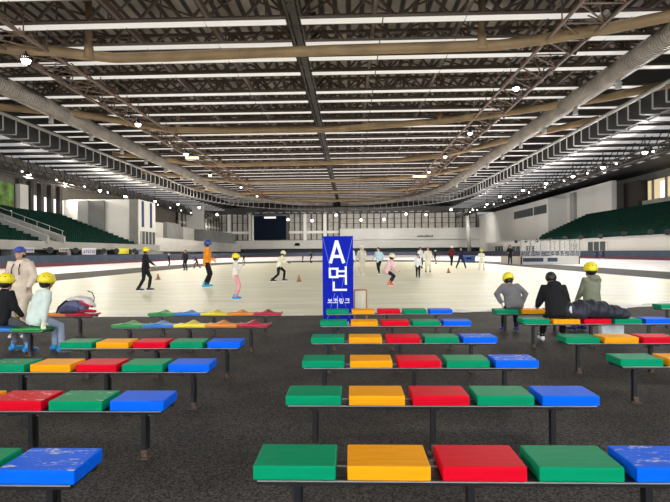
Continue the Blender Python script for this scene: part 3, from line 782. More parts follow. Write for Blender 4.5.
SKATERS = {}
def person(pos, H, face, label, pose, jacket, trousers, skates, head, cat='person', hood=False, coat=0.0, bulk=1.0, vox=.014, sleeve=None, gloves=None, rootz=0.0, group=None, cuff=None):
    """pos ground point under the hips; H height; face = heading of the local +Y; pose = dict in 1.7 m units"""
    s = H / 1.7
    t = thing('person', label, cat, (pos[0], pos[1], rootz), face, group)
    P = dict(hip=.90, hx=.085, hy=0, lean=0, lf=(-.11, 0, 0), rf=(.11, 0, 0), lh=(-.27, .05, .82), rh=(.27, .05, .82), lp=(0, 1, .1), rp=(0, 1, .1), le=(-.4, -1, -.2), re=(.4, -1, -.2), hs=1.0, look=0, lhg=None, nod=0, roll=0)
    P.update(pose)
    hipc = Vector((0, P['hy'], P['hip'])); LM = Matrix.Rotation(-P['lean'], 3, 'X')
    if P['roll']: LM = LM @ Matrix.Rotation(P['roll'], 3, 'Y')
    up = lambda x, y, z: hipc + LM @ Vector((x, y, z - .90))
    ch = .42 / 1.7
    sole = .10
    feet = []
    for sd, key in ((-1, 'lf'), (1, 'rf')):
        f = Vector(P[key]); an = f + Vector((0, -.03, sole)); hp = hipc + Vector((sd * P['hx'], 0, 0))
        kn, an2 = ik(hp, an, .43, .42, P['lp' if sd < 0 else 'rp']); feet.append((hp, kn, an2, f))
    arms = []
    for sd, key in ((-1, 'lh'), (1, 'rh')):
        sh = up(sd * .165, -.01, 1.375); el, wr = ik(sh, Vector(P[key]), .27, .25, P['le' if sd < 0 else 're']); arms.append((sh, el, wr))
    S = lambda v: Vector(v) * s
    hs = P['hs']
    hr = LM @ Matrix.Rotation(P['look'], 3, 'Z') @ Matrix.Rotation(-P['nod'] + P['lean'] * .6, 3, 'X')
    nk = up(0, 0, 1.42); hc = nk + hr @ Vector((0, .02, .135 * hs + .02))
    # body: one continuous surface
    g = MB()
    g.loft([S(up(0, 0, .88)), S(up(0, 0, 1.0)), S(up(0, 0, 1.1)), S(up(0, 0, 1.25)), S(up(0, -.01, 1.38))], [(.14 * s, .095 * s), (.135 * s, .09 * s), (.12 * s, .085 * s), (.15 * s, .10 * s), (.12 * s, .07 * s)], side=(1, 0, 0), n=12)
    g.loft([S(up(0, -.01, 1.36)), S(nk + Vector((0, 0, .03))), S(hc - hr @ Vector((0, .01, .06)))], [.062 * s, .055 * s, .055 * s], n=10)
    for hp, kn, an, f in feet: g.loft([S(hp), S(kn), S(an)], [.085 * s, .055 * s, .04 * s], n=8); g.loft([S(an), S(f + Vector((0, .10, .06)))], [.04 * s, .035 * s], n=8)
    for sd, (sh, el, wr) in zip((-1, 1), arms):
        g.loft([S(up(sd * .05, 0, 1.36)), S(sh), S(el), S(wr)], [.05 * s, .05 * s, .036 * s, .025 * s], n=8)
        if not gloves: add_hand(g, S(wr), wr - el, s, sd, 1.15)
    k_ = s * hs
    g.ell(S(hc) + hr @ Vector((0, -.005, .012)) * k_, (.077 * k_, .095 * k_, .108 * k_), rot=hr)
    g.ell(S(hc) + hr @ Vector((0, .028, -.055)) * k_, (.056 * k_, .062 * k_, .06 * k_), rot=hr)
    g.loft([S(hc) + hr @ Vector((0, .085, .018)) * k_, S(hc) + hr @ Vector((0, .107, -.022)) * k_], [.011 * k_, .017 * k_], n=6)
    g.loft([S(hc) + hr @ Vector((-.02, .082, -.055)) * k_, S(hc) + hr @ Vector((.02, .082, -.055)) * k_], [.010 * k_, .010 * k_], n=6)
    for sd in (-1, 1): g.ell(S(hc) + hr @ Vector((sd * .079, -.005, -.005)) * k_, (.012 * k_, .02 * k_, .03 * k_), rot=hr, nu=8, nv=6)
    g.build('body', M['skin'], t, remesh=vox * .85, smooth_it=2)
    for sd in (-1, 1):
        MB().ell(S(hc) + hr @ Vector((sd * .031, .083, .012)) * k_, (.012 * k_, .008 * k_, .008 * k_), nu=8, nv=6, rot=hr).build('eye', M['eye'], t)
    # jacket
    b = bulk
    g = MB(); bot = .86 - coat
    pts = [up(0, 0, max(bot, .84)), up(0, 0, .98), up(0, 0, 1.12), up(0, 0, 1.27), up(0, -.01, 1.37), up(0, -.01, 1.42)]
    rr = [(.165 * b, .125 * b), (.165 * b, .125 * b), (.15 * b, .12 * b), (.175 * b, .13 * b), (.14 * b, .10 * b), (.075, .07)]
    if coat: pts.insert(0, pts[0] + Vector((0, 0, -coat))); rr.insert(0, (.19 * b, .15 * b))
    g.loft([S(p) for p in pts], [(a * s, c * s) for a, c in rr], side=(1, 0, 0), n=16)
    for sd, (sh, el, wr) in zip((-1, 1), arms):
        g.loft([S(up(sd * .08, -.01, 1.34)), S(sh), S(sh.lerp(el, .5)), S(el), S(el.lerp(wr, .93))], [.072 * s * b, .075 * s * b, .062 * s * b, .056 * s * b, .040 * s * b], n=10)
    if hood == 'down': g.ell(S(up(0, -.10, 1.42)), (.13 * s, .09 * s, .07 * s))
    g.loft([S(up(0, -.01, 1.38)), S(up(0, .0, 1.45))], [.085 * s, .075 * s], n=12, dome=False)
    g.build('jacket', jacket, t, remesh=vox, smooth_it=4)
    # trousers
    g = MB(); g.loft([S(up(0, 0, .86)), S(up(0, 0, 1.0))], [(.15 * s, .11 * s), (.14 * s, .105 * s)], side=(1, 0, 0), n=14)
    for hp, kn, an, f in feet:
        g.loft([S(hp + Vector((0, 0, -.01))), S(hp.lerp(kn, .5)), S(kn), S(kn.lerp(an, .5)), S(kn.lerp(an, .9))], [.102 * s, .088 * s, .070 * s, .066 * s, .058 * s], n=10)
    g.build('trousers', trousers, t, remesh=vox, smooth_it=3)
    # skates
    for hp, kn, an, f in feet:
        g = MB(); fz = Vector((0, 0, .045))
        g.loft([S(f + Vector((0, -.09, .075))), S(f + Vector((0, 0, .075))), S(f + Vector((0, .12, .065))), S(f + Vector((0, .17, .055)))], [(.042 * s, .045 * s), (.046 * s, .045 * s), (.046 * s, .035 * s), (.034 * s, .024 * s)], side=(1, 0, 0), n=10)
        g.loft([S(f + Vector((0, -.04, .08))), S(an + Vector((0, 0, .06))), S(an.lerp(kn, .26))], [.055 * s, .052 * s, .060 * s], n=10)
        bt = g.build('skate', skates, t)
        q = MB(); q.box(S(f + Vector((0, .03, .012))), (.005 * s, .29 * s, .024 * s)); q.box(S(f + Vector((0, -.06, .028))), (.02 * s, .06 * s, .03 * s)); q.box(S(f + Vector((0, .10, .028))), (.02 * s, .06 * s, .03 * s))
        q.build('blade', M['steel'], bt)
    if gloves:
        for sd, (sh, el, wr) in zip((-1, 1), arms):
            g = MB(); add_hand(g, S(wr), wr - el, s * 1.15, sd, 1.5); g.build('glove', gloves, t, remesh=vox * .6, smooth_it=1)
    # head wear
    C0 = S(hc)
    if head[0] == 'helmet':
        g = MB(); g.ell(C0 + hr @ Vector((0, -.012, .03)) * k_, (.116 * k_, .136 * k_, .130 * k_), rot=hr, nu=20, nv=10, zmin=-.38)
        g.loft([C0 + hr @ Vector((.0, .10, .035)) * k_, C0 + hr @ Vector((0, .14, .022)) * k_], [(.08 * k_, .012 * k_), (.05 * k_, .007 * k_)], side=hr @ Vector((1, 0, 0)), n=10)
        for i in range(9):
            a = i / 9 * 2 * PI
            g.ell(C0 + hr @ Vector((.09 * math.cos(a), -.012 + .108 * math.sin(a), .085)) * k_, (.018 * k_, .018 * k_, .012 * k_), 1, 8, 4, rot=hr)
        for sd in (-1, 1): g.loft([C0 + hr @ Vector((sd * .09, .0, .02)) * k_, C0 + hr @ Vector((sd * .07, .03, -.09)) * k_, C0 + hr @ Vector((0, .05, -.125)) * k_], [.008 * k_] * 3, n=5, mi=1)
        g.build('helmet', [head[1], M['skate_black']], t)
        g = MB(); g.ell(C0 + hr @ Vector((0, -.03, -.02)) * k_, (.088 * k_, .088 * k_, .095 * k_), rot=hr)
        g.build('hair', M['hair'], t)
    elif head[0] == 'hair':
        g = MB(); g.ell(C0 + hr @ Vector((0, -.022, .03)) * k_, (.094 * k_, .105 * k_, .105 * k_), rot=hr)
        if len(head) > 2: g.loft([C0 + hr @ Vector((0, -.07, .02)) * k_, C0 + hr @ Vector((0, -.085, -.10)) * k_, C0 + hr @ Vector((0, -.075, -.2)) * k_], [(.07 * k_, .04 * k_), (.075 * k_, .035 * k_), (.05 * k_, .02 * k_)], side=hr @ Vector((1, 0, 0)))
        g.build('hair', head[1], t)
    elif head[0] == 'hood':
        g = MB(); g.ell(C0 + hr @ Vector((0, -.022, .02)) * k_, (.115 * k_, .115 * k_, .13 * k_), rot=hr); g.loft([C0 + hr @ Vector((0, -.03, -.05)) * k_, S(up(0, -.03, 1.4))], [.10 * k_, .11 * s], n=12)
        for sd in ((-1, 1) if len(head) > 2 else ()): g.ell(C0 + hr @ Vector((sd * .07, 0, .15)) * k_, (.025 * k_, .02 * k_, .04 * k_), rot=hr)
        g.build('hood', head[1], t, remesh=.012)
    elif head[0] == 'cap':
        g = MB(); g.ell(C0 + hr @ Vector((0, -.006, .035)) * k_, (.098 * k_, .112 * k_, .10 * k_), rot=hr, nu=18, nv=8, zmin=0)
        g.loft([C0 + hr @ Vector((0, .08, .045)) * k_, C0 + hr @ Vector((0, .155, .03)) * k_], [(.085 * k_, .012 * k_), (.06 * k_, .008 * k_)], side=hr @ Vector((1, 0, 0)), n=12)
        g.build('cap', head[1], t)
        g = MB(); g.ell(C0 + hr @ Vector((0, -.028, -.005)) * k_, (.088 * k_, .09 * k_, .10 * k_), rot=hr); g.build('hair', M['hair'], t)
    return t

def at(px, py): 
    p = onz(px, py); return (p.x, p.y)
def hgt(px, foot, top):
    p = onz(px, foot); d = Vector((p.x, p.y, 0)).dot(F); return (foot - top) / FPX * d
def face_to(deg): return math.radians(deg)     # 0 = away from camera, -90 = towards the right, 180 = towards camera
YH, CH, BH = ('helmet', M['helmet_yellow']), ('helmet', M['helmet_white']), ('helmet', M['helmet_blue'])
BK = cm('black', (0.010, 0.010, 0.012)); 
HAIR = ('hair', M['hair']); LONG = ('hair', M['hair'], 1)
walk = dict(lf=(-.08, .16, 0), rf=(.08, -.2, .0), rp=(0, 1, .1), lean=.08, lh=(-.26, .12, .84), rh=(.26, .16, .86))
glide = dict(lf=(-.16, .12, 0), rf=(.2, -.12, 0), hip=.84, lean=.2, lh=(-.38, .25, .95), rh=(.38, .25, .95))
lunge = dict(lf=(-.14, .30, 0), rf=(.16, -.34, .0), hip=.80, hy=-.02, lean=.42, lh=(-.3, .42, .95), rh=(.3, .36, 1.0))
def skater(px, foot, top, *a, **k):
    person(at(px, foot), hgt(px, foot, top) * k.pop('hk', 1.0) * .975, *a, **k)
skater(145, 291, 246.5, face_to(-80), 'adult in all-black clothes and yellow helmet skating on the left of the rink', dict(walk, rh=(.2, .42, 1.0)), BK, BK, M['skate_black'], YH, vox=.018)
skater(207, 287.5, 239.5, face_to(-70), 'person in a bright orange jacket, blue helmet and blue skates', dict(lf=(-.12, .05, 0), rf=(.13, -.08, 0), lean=.06, lh=(-.2, .25, 1.05), rh=(.2, .2, 1.0)), cm('orange', (.80, .27, .02)), cm('black2', (0.012, 0.008, 0.010)), M['skate_teal'], BH, vox=.018, bulk=1.1)
skater(236, 299.5, 253.5, face_to(-75), 'child in white top and pink trousers with yellow helmet', dict(lf=(-.08, .03, 0), rf=(.08, -.03, 0), lh=(-.12, .25, 1.28), rh=(.12, .25, 1.3), hs=1.12), cm('cream_white', (.72, .68, .60)), cm('pink', (.72, .35, .36)), M['skate_blue'], YH, vox=.016)
skater(279, 281.5, 250.5, face_to(-75), 'skater in pale cream jacket, black trousers and cream helmet leaning forward', dict(lunge, lh=(-.2, .5, .95)), cm('pale_cream', (.78, .76, .55)), BK, M['skate_black'], CH, vox=.02, hk=1.1, bulk=1.15, gloves=BK)
skater(350.5, 277, 244.5, face_to(170), 'skater in white top and navy trousers half hidden by the blue sign', {}, cm('white_top', (.72, .74, .76)), cm('navy_t', (.01, .015, .05)), M['skate_white'], HAIR, vox=.02)
skater(362, 276, 245, face_to(160), 'person in a pale furry hooded suit just right of the blue sign', dict(lh=(-.28, .1, .85), rh=(.3, .14, .9)), cm('fur', (.62, .58, .47)), cm('fur', (.62, .58, .47)), M['skate_white'], ('hood', cm('fur', (.62, .58, .47)), 1), vox=.02, bulk=1.15)
skater(379, 275.5, 246.5, face_to(150), 'skater in pale blue jacket and black trousers with dark hair', dict(walk, lh=(-.3, .1, .95), rh=(.34, .1, 1.0)), cm('pale_blue', (.52, .68, .74)), BK, M['skate_white'], LONG, vox=.02, bulk=1.12)
skater(390, 285.5, 254, face_to(-70), 'crouching child in pink jacket with orange skates', dict(hip=.66, hy=-.18, lean=.5, lf=(-.12, .05, 0), rf=(.12, -.05, 0), lh=(-.27, .18, .72), rh=(.3, .25, .70), hs=1.15), cm('rose', (.76, .50, .50)), cm('dark_plum', (.02, .01, .03)), M['skate_orange'], CH, vox=.018, hk=1.22, bulk=1.15)
skater(418, 278.5, 253.5, face_to(175), 'child in white top and black trousers with teal skates', dict(walk, hs=1.12), cm('white_top', (.72, .74, .76)), BK, M['skate_teal'], HAIR, vox=.02)
skater(428, 272.5, 246, face_to(180), 'person in a long cream coat with black boots', dict(lf=(-.13, .03, 0), rf=(.14, 0, 0), lh=(-.3, .05, .85), rh=(.3, .05, .85)), cm('cream_coat', (.74, .68, .55)), cm('cream_coat', (.74, .68, .55)), M['skate_black'], ('hair', cm('light_hair', (.35, .2, .12))), coat=.3, bulk=1.15, vox=.02)
skater(420.5, 268.5, 246.5, face_to(200), 'skater in a white puffer behind the child with teal skates', {}, cm('white_top', (.72, .74, .76)), BK, M['skate_black'], HAIR, vox=.025)
skater(435.5, 261, 250, face_to(120), 'small dark-clothed person far off with a white hat', {}, cm('coal', (.02, .02, .025)), BK, M['skate_black'], CH, vox=.03)
skater(451.5, 265.8, 245.5, face_to(-30), 'skater in black and dark red with pale helmet left of the navy one', dict(walk, lean=.12), cm('dark_red', (.13, .015, .02)), BK, M['skate_black'], ('helmet', M['skate_white']), vox=.025)
skater(461, 268.5, 245.5, face_to(175), 'skater in navy with legs planted wide apart', dict(lf=(-.34, 0, 0), rf=(.34, 0, 0), hip=.82, lh=(-.42, .1, 1.0), rh=(.42, .1, 1.0)), cm('navy', (.012, .02, .06)), cm('navy', (.012, .02, .06)), M['skate_black'], HAIR, vox=.022)
skater(481.5, 270.5, 248.5, face_to(175), 'child in pale yellow-white suit and yellow helmet on the right', dict(lf=(-.2, 0, 0), rf=(.2, 0, 0), hip=.85, lh=(-.3, .08, .85), rh=(.3, .08, .85), hs=1.08), cm('lemon', (.74, .73, .58)), cm('lemon', (.74, .73, .58)), M['skate_white'], YH, vox=.022)
skater(510, 265, 244.5, face_to(170), 'person in black standing on the mat near the glass enclosure', dict(lh=(-.2, .25, 1.05), rh=(.2, .25, 1.05)), BK, BK, M['skate_black'], HAIR, vox=.025)
for px, lb in ((597.5, 'left'), (604, 'right')):
    skater(px, 259.8, 248.5, face_to(80), 'speed skater in dark blue crouching on the outer track, %s of a pair' % lb, dict(lunge), cm('navy', (.012, .02, .06)), cm('navy', (.012, .02, .06)), M['skate_white'], HAIR, vox=.03, hk=1.05)
skater(169, 266.5, 253.5, face_to(-90), 'distant adult in black standing on the mat far left of the orange jacket', {}, BK, BK, M['skate_black'], ('helmet', M['skate_white']), vox=.03)
skater(185.5, 270.5, 249.5, face_to(170), 'adult in black standing left of the orange jacket', {}, cm('coal', (.02, .02, .025)), BK, M['skate_black'], HAIR, vox=.025)
skater(197, 268.5, 256.5, face_to(90), 'crouching child in navy and red behind the orange jacket', dict(lunge), cm('navy', (.012, .02, .06)), cm('dark_red', (.13, .015, .02)), M['skate_black'], BH, vox=.03, hk=1.2)
skater(244, 263.3, 253, face_to(90), 'distant dark skater above the child in pink trousers', dict(walk), BK, BK, M['skate_black'], HAIR, vox=.03)
skater(303, 262.8, 254, face_to(90), 'tiny dark skater far off, left of a pair', {}, BK, BK, M['skate_black'], HAIR, vox=.03)
skater(311.5, 263, 250.5, face_to(120), 'distant dark skater stooping at the far rink end', dict(glide), cm('coal', (.02, .02, .025)), BK, M['skate_black'], HAIR, vox=.03)

# seated figures
def sitpose(**k):
    d = dict(hip=.53, hy=0, lf=(-.13, .42, 0), rf=(.13, .42, 0), lp=(0, 1, 1), rp=(0, 1, 1), lean=.12); d.update(k); return d
def seated(px, base, benchY, H, face, label, pose, *a, dy=.14, **k):
    """px column of the hips on a bench whose front edge is at Y; the hip height follows the seat"""
    p = ony(px, base, benchY + dy); s = H / 1.7
    pose = dict(pose); pose['hip'] = (.445 + .125 * s) / s
    return person((p.x, p.y), H, face, label, pose, *a, **k)
Y3, Y4, YE, YF = B3.location.y, B4.location.y, BE.location.y, BF.location.y
seated(514, 300, Y4, 1.20, face_to(2), 'child in grey sweatshirt and yellow helmet sitting with hands on the bench', sitpose(lean=.6, lh=(-.27, .16, .76), rh=(.27, .16, .76), le=(-1, -.1, .1), re=(1, -.1, .1), lf=(-.16, .38, 0), rf=(.2, .42, 0), hs=1.2, nod=.3), cm('grey_sweat', (.17, .165, .17)), BK, M['skate_navy'], YH, bulk=1.42)
seated(558, 300, Y3, 1.38, face_to(-4), 'person in black jacket with black hair sitting hunched, seen from behind', sitpose(lean=.58, lh=(-.22, .5, .72), rh=(.22, .5, .72), lf=(-.12, .62, 0), rf=(.24, .55, 0), hs=1.1, nod=.35, lp=(-.5, 1, 1), rp=(.5, 1, 1)), BK, cm('black2', (0.012, 0.008, 0.010)), M['skate_white'], HAIR, bulk=1.35, hood='down')
seated(592, 300, Y4, 1.40, face_to(20), 'child in olive green jacket with black hood and yellow helmet sitting', sitpose(lean=.04, lh=(-.13, .28, .70), rh=(.13, .28, .70), hs=1.12), cm('olive', (.19, .20, .14)), BK, M['skate_navy'], YH, bulk=1.2, hood='down')
# left group
p = onz(21, 338)
ad = person((p.x, p.y), 1.60, face_to(186), 'adult in fluffy beige hooded jacket and blue cap standing behind the children', dict(lh=(-.22, .16, .95), rh=(.22, .16, .95), nod=-.02), cm('beige', (.64, .53, .42)), cm('beige_t', (.58, .50, .40)), M['skate_white'], ('cap', mat('cap_blue', (.03, .07, .36), .7)), bulk=1.16, hood='down', coat=.05)
for sx_ in (-1, 1): MB().loft([(sx_ * .05, .11, 1.30), (sx_ * .06, .165, 1.22), (sx_ * .065, .165, 1.12)], [.009, .009, .012], n=6).build('drawstring', BK, ad)
seated(36, 320, YE, 1.32, face_to(-38), 'child in mint-white jacket, grey-blue trousers and blue skates on the wavy bench', sitpose(lean=.3, lh=(-.18, .2, .60), rh=(.30, .02, .60), re=(1, -.4, .1), lf=(-.16, .42, 0), rf=(.16, .42, 0), hs=1.15), cm('mint', (.60, .68, .62)), cm('jeans', (.26, .31, .40)), M['skate_blue'], YH, bulk=1.25, gloves=cm('cream_glove', (.7, .68, .5)))
seated(0, 322, YE, 1.30, face_to(-20), 'child in black jacket and yellow helmet cut off by the left edge', sitpose(lean=.2, lh=(-.2, .3, .7), rh=(.2, .3, .72), lf=(-.12, .38, 0), rf=(.3, .36, 0), hs=1.15), BK, cm('grey_tr', (.10, .10, .11)), M['skate_blue'], YH, bulk=1.25)

# ------------------------------------------------------------ things lying about
# puffer coat on the bench
g = MB(); cx = ony(594, 310, Y3 + .14).x
for i in range(16):
    u = i / 15; hgt_ = .085 + .055 * math.sin(PI * min(1, u * .9 + .15)) + .012 * math.sin(i * 2.1)
    g.ell((-.44 + .88 * u, .02 * math.sin(i * 1.3), hgt_ * .95 - .05 * max(0, u - .6)), (.078, .17 + .015 * math.sin(i * 1.7), hgt_), nu=14, nv=10)
g.loft([(-.2, -.1, .08), (-.5, -.05, .12), (-.62, .05, .06)], [.09, .085, .07], n=10)
t = thing('puffer_coat', 'black quilted puffer coat heaped on the bench beside the person in black', 'coat', (cx, Y3 + .15, SEAT_Z + TH - .005))
g.build('quilted_body', cm('puffer', (.028, .03, .04), .5), t, remesh=.012)
MB().loft([(-.40, -.15, .10), (-.42, -.17, .14), (-.40, -.14, .18)], [.014, .02, .016], n=8).build('lining', M['skate_white'], t)
# pale mint bag behind the bench
q = ony(611, 320, Y3 + .62)
t = thing('tote_bag', 'pale mint tote bag standing on the mat behind the right bench', 'bag', (q.x, q.y, 0))
g = MB(); g.add([(-.17, -.07, 0), (.17, -.07, 0), (.17, .07, 0), (-.17, .07, 0), (-.19, -.05, .40), (.19, -.05, .44), (.19, .05, .44), (-.19, .05, .40)], [(0, 3, 2, 1), (4, 5, 6, 7), (0, 1, 5, 4), (1, 2, 6, 5), (2, 3, 7, 6), (3, 0, 4, 7)])
g.build('bag_body', cm('mint_bag', (.75, .85, .84), .5), t, bevel=.02)
MB().loft([(-.08, -.06, .40), (-.06, -.06, .5), (.06, -.06, .52), (.08, -.06, .42)], [.01] * 4, n=6).build('handle', M['skate_white'], t)
# pile on the left wavy bench
def pile(px, base, dz, name): 
    q = ony(px, base, YF + .15); return Vector((q.x, YF + .15, SEAT_Z + dz))
t = thing('backpack', 'slate blue backpack lying on the wavy bench near the rink edge', 'backpack', pile(74, 310, .05, ''))
g = MB(); g.loft([(-.24, 0, .06), (-.08, 0, .11), (.08, 0, .12), (.22, 0, .09)], [(.13, .09), (.16, .14), (.16, .14), (.12, .09)], side=(0, 1, 0), n=16); g.build('bag_body', cm('slate', (.13, .15, .24)), t, remesh=.012)
MB().loft([(-.2, -.15, .06), (-.05, -.18, .10), (.16, -.15, .07)], [(.05, .03), (.07, .035), (.05, .03)], side=(0, 0, 1)).build('pocket', cm('slate_dark', (.07, .07, .14)), t)
MB().loft([(-.3, -.12, .0), (-.26, -.12, .12), (-.12, -.1, .24), (.03, -.05, .26)], [(.02, .006)] * 4, n=6).build('strap', BK, t)
t.scale = (.85, .85, .85)
t = thing('folded_jacket', 'white and pink jacket draped over the slate backpack', 'jacket', pile(78, 305, .2, ''))
g = MB(); g.loft([(-.3, .08, .0), (-.15, .06, .07), (.02, .02, .1), (.18, 0, .07), (.28, -.02, -.03)], [(.10, .03), (.14, .05), (.15, .05), (.13, .05), (.09, .04)], side=(0, 1, 0), n=14); g.build('cloth', cm('soft_white', (.68, .62, .60)), t, remesh=.012)
MB().loft([(.10, -.1, .03), (.2, -.1, .0), (.3, -.08, -.04)], [.02, .025, .02]).build('red_trim', cm('trim_red', (.5, .03, .06)), t)
MB().loft([(.26, 0, -.04), (.30, 0, .1), (.26, 0, .2), (.18, 0, .23)], [.009] * 4, n=6).build('cord', BK, t)
t = thing('scarf', 'dull red folded scarf at the right end of the bag pile', 'scarf', pile(89, 315, .06, ''))
MB().loft([(-.16, -.06, .0), (0, -.06, .03), (.13, -.05, .01)], [(.06, .025)] * 3, side=(0, 1, 0)).build('cloth', cm('scarf_red', (.45, .02, .05)), t)

# tall blue sign board
a = ony(322.3, 235, 10.05); bq = ony(353.0, 235, 10.05)
SWd = bq.x - a.x; sx = (a.x + bq.x) / 2; SH = a.z - .02
t = thing('sign_board', 'tall blue standing banner with white A and Korean letters by the rink edge', 'sign', (sx, 10.05, -.006))
MB().bb(-SWd / 2, SWd / 2, -.012, .012, .03, SH).build('panel', M['sign_blue'], t)
g = MB()
for sd in (-1, 1): g.box((sd * SWd * .36, 0.06, .02), (.06, .42, .03))
g.bar((0, .02, .9), (0, .28, .02), .02)
g.build('stand', M['black_steel'], t)
g = MB()
for pa, pb_ in (((-.48, .985), (-.1, .40)), ((.48, .985), (.12, .42)), ((-.02, .30), (-.02, .08)), ((.1, .36), (.42, .04)), ((-.1, .36), (-.38, .04))):
    g.bar((pa[0] * SWd, -.014, pa[1] * SH), (pb_[0] * SWd, -.014, pb_[1] * SH), .008, .004)
g.bar((-.02 * SWd, -.015, .33 * SH), (-.03 * SWd, -.015, .06 * SH), .018, .006)
g.build('pale_line', M['sign_pale'], t)  # thin pale lines crossing the banner face
def pxl(x, y): return ((x - 337.6) / 30.7 * SWd, (315.5 - y) / (315.5 - 235) * (SH - .12) + .12)
def strokes(name, L_, w):
    g = MB()
    for q_, (x0, y0, x1, y1) in enumerate(L_):
        u = pxl(x0, y0); v = pxl(x1, y1); 
        d = Vector((v[0] - u[0], 0, v[1] - u[1])).normalized(); nn = Vector((-d.z, 0, d.x)) * w / 2; e = d * w * .25
        A_, B_ = Vector((u[0], 0, u[1])) - e, Vector((v[0], 0, v[1])) + e
        pts_ = [A_ - nn, B_ - nn, B_ + nn, A_ + nn]
        dz_ = .0004 * (q_ + 1)
        g.add([(p.x, -.013, p.z) for p in pts_] + [(p.x, -.018 - dz_, p.z) for p in pts_], [(0, 1, 2, 3), (7, 6, 5, 4), (0, 4, 5, 1), (1, 5, 6, 2), (2, 6, 7, 3), (3, 7, 4, 0)]) 
    return g.build(name, M['sign_white'], t)
strokes('letter', [(330.3, 260.5, 336.3, 240), (336.7, 240, 343.3, 260.5), (332.6, 254.6, 341, 254.6)], .062)
strokes('letter', [(329, 266.5, 337.8, 266.5), (329.5, 266.5, 329.5, 274.8), (336.8, 266.5, 336.8, 274.8), (329, 274.6, 337.8, 274.6), (345.5, 264.8, 345.5, 281.5), (338, 269, 345, 269), (338, 273.6, 345, 273.6), (333.3, 279.5, 333.3, 287.2), (332.6, 287, 346, 287)], .042)
# small line: 보조링크
def small(ox, segs): return [(ox + a_, 295.6 + b_, ox + c_, 295.6 + d_) for a_, b_, c_, d_ in segs]
SM = small(327, [(1, 0, 1, 2), (4, 0, 4, 2), (1, 1.1, 4, 1.1), (1, 2.1, 4, 2.1), (2.5, 2.1, 2.5, 3.6), (0.2, 3.8, 4.8, 3.8)]) \
   + small(332.6, [(.8, .2, 4.2, .2), (2.5, .4, .8, 2.1), (2.5, .4, 4.2, 2.1), (2.5, 1.8, 2.5, 3.6), (0.2, 3.8, 4.8, 3.8)]) \
   + small(338.4, [(.3, .1, 2.6, .1), (2.6, .1, 2.6, 1.1), (.3, 1.1, 2.6, 1.1), (.3, 1.1, .3, 2.2), (.3, 2.2, 2.9, 2.2), (4.2, -.2, 4.2, 2.4), (1.2, 3, 3.6, 3), (1.2, 4.3, 3.6, 4.3), (1.2, 3, 1.2, 4.3), (3.6, 3, 3.6, 4.3)]) \
   + small(344.2, [(.8, .1, 4.2, .1), (4.2, .1, 4.0, 2.6), (.8, 1.3, 4.1, 1.3), (.2, 3.8, 4.8, 3.8)])
strokes('small_lettering', SM, .011)
strokes('bottom_lettering', [(326.5 + i * 2.1, 318, 326.5 + i * 2.1 + (1.2 if i % 2 else 0), 320) for i in range(11)], .012)
# little folding board beside it
a = ony(360.5, 300, 10.6)
t = thing('easel_board', 'small orange-framed white board standing right of the blue sign', 'board', (a.x, 10.6, -.006))
g = MB(); W2, Z0, Z1 = .13, .0, .66
for sd in (-1, 1): g.bar((sd * W2, 0, Z0), (sd * W2, .06, Z1), .03)
g.bar((-W2, .06, Z1), (W2, .06, Z1), .03); g.bar((-W2, .02, .18), (W2, .02, .18), .03)
for sd in (-1, 1): g.bar((sd * W2, .30, Z0), (sd * W2, .06, Z1), .02)
g.build('frame', M['wood'], t); MB().add([(-W2, .03, .2), (W2, .03, .2), (W2, .068, Z1 - .02), (-W2, .068, Z1 - .02), (-W2, .04, .2), (W2, .04, .2), (W2, .078, Z1 - .02), (-W2, .078, Z1 - .02)], [(0, 1, 2, 3), (7, 6, 5, 4), (0, 4, 5, 1), (2, 6, 7, 3), (0, 3, 7, 4), (1, 5, 6, 2)]).build('board', mat('cream_board', (.72, .68, .5), .5), t)
# cones
cone = None
for px, py, lb in ((158, 279.5, 'behind the adult in black'), (299, 281.5, 'right of the leaning cream-jacket skater'), (448.5, 272.8, 'in front of the wide-legged navy skater'), (436, 264, 'near the far rink edge on the right')):
    q = onz(px, py); t = thing('traffic_cone', 'small dull orange cone on the ice ' + lb, 'cone', (q.x, q.y, 0), 0, 'orange cones on the ice')
    s_ = q.y / 60 + .5
    g = MB().box((0, 0, .015), (.3 * .8, .3 * .8, .03)); g.build('base', M['skate_black'], t)
    MB().loft([(0, 0, .03), (0, 0, .2), (0, 0, .34)], [.10, .06, .02], n=12, dome=False).build('cone_body', mat('cone_orange', (.42, .15, .06), .6), t)
# blue crate by the skaters
q = onz(468, 262.5)
t = thing('crate', 'blue plastic crate at the rink edge beside the navy skater', 'crate', (q.x, q.y, 0))
g = MB().bb(-.8, .8, -.4, .4, 0, .8); g.bb(-.86, .86, -.46, .46, .7, .82); g.build('box', mat('crate_blue', (.02, .06, .25), .5), t)
MB().bb(-.3, .3, -.5, -.46, .45, .6).build('grip', M['navy'], t)
# board-and-glass enclosure on the infield
y0 = 52.5; xa = onz(524, 264).x * 1.0; 
A = ony(521, 262, y0); B = ony(580, 262, y0)
t = thing('rink_enclosure', 'white low boards with tall clear glass panels standing on the mat, blue advert strips', 'enclosure', (A.x, y0, -.006))
Wd = B.x - A.x
g = MB(); g.bb(0, Wd, 0, .12, 0, .85); g.bb(Wd - .12, Wd, 0, 7, 0, .85); g.bb(0, .12, 0, 7, 0, .85); g.build('board', M['white'], t)
g = MB(); g.bb(.2, Wd * .38, -.02, 0, .3, .7); g.bb(Wd * .45, Wd * .62, -.02, 0, .3, .7); g.build('advert', M['pad_blue'], t)
gm = mat('clear_glass', (.85, .9, .92), .5, spec=.05); gm.node_tree.nodes['Principled BSDF'].inputs['Alpha'].default_value = .10
for i in range(6):
    MB().bb(Wd * i / 6 + .05, Wd * (i + 1) / 6 - .05, .04, .06, .85, 2.5).build('glass_panel', gm, t)
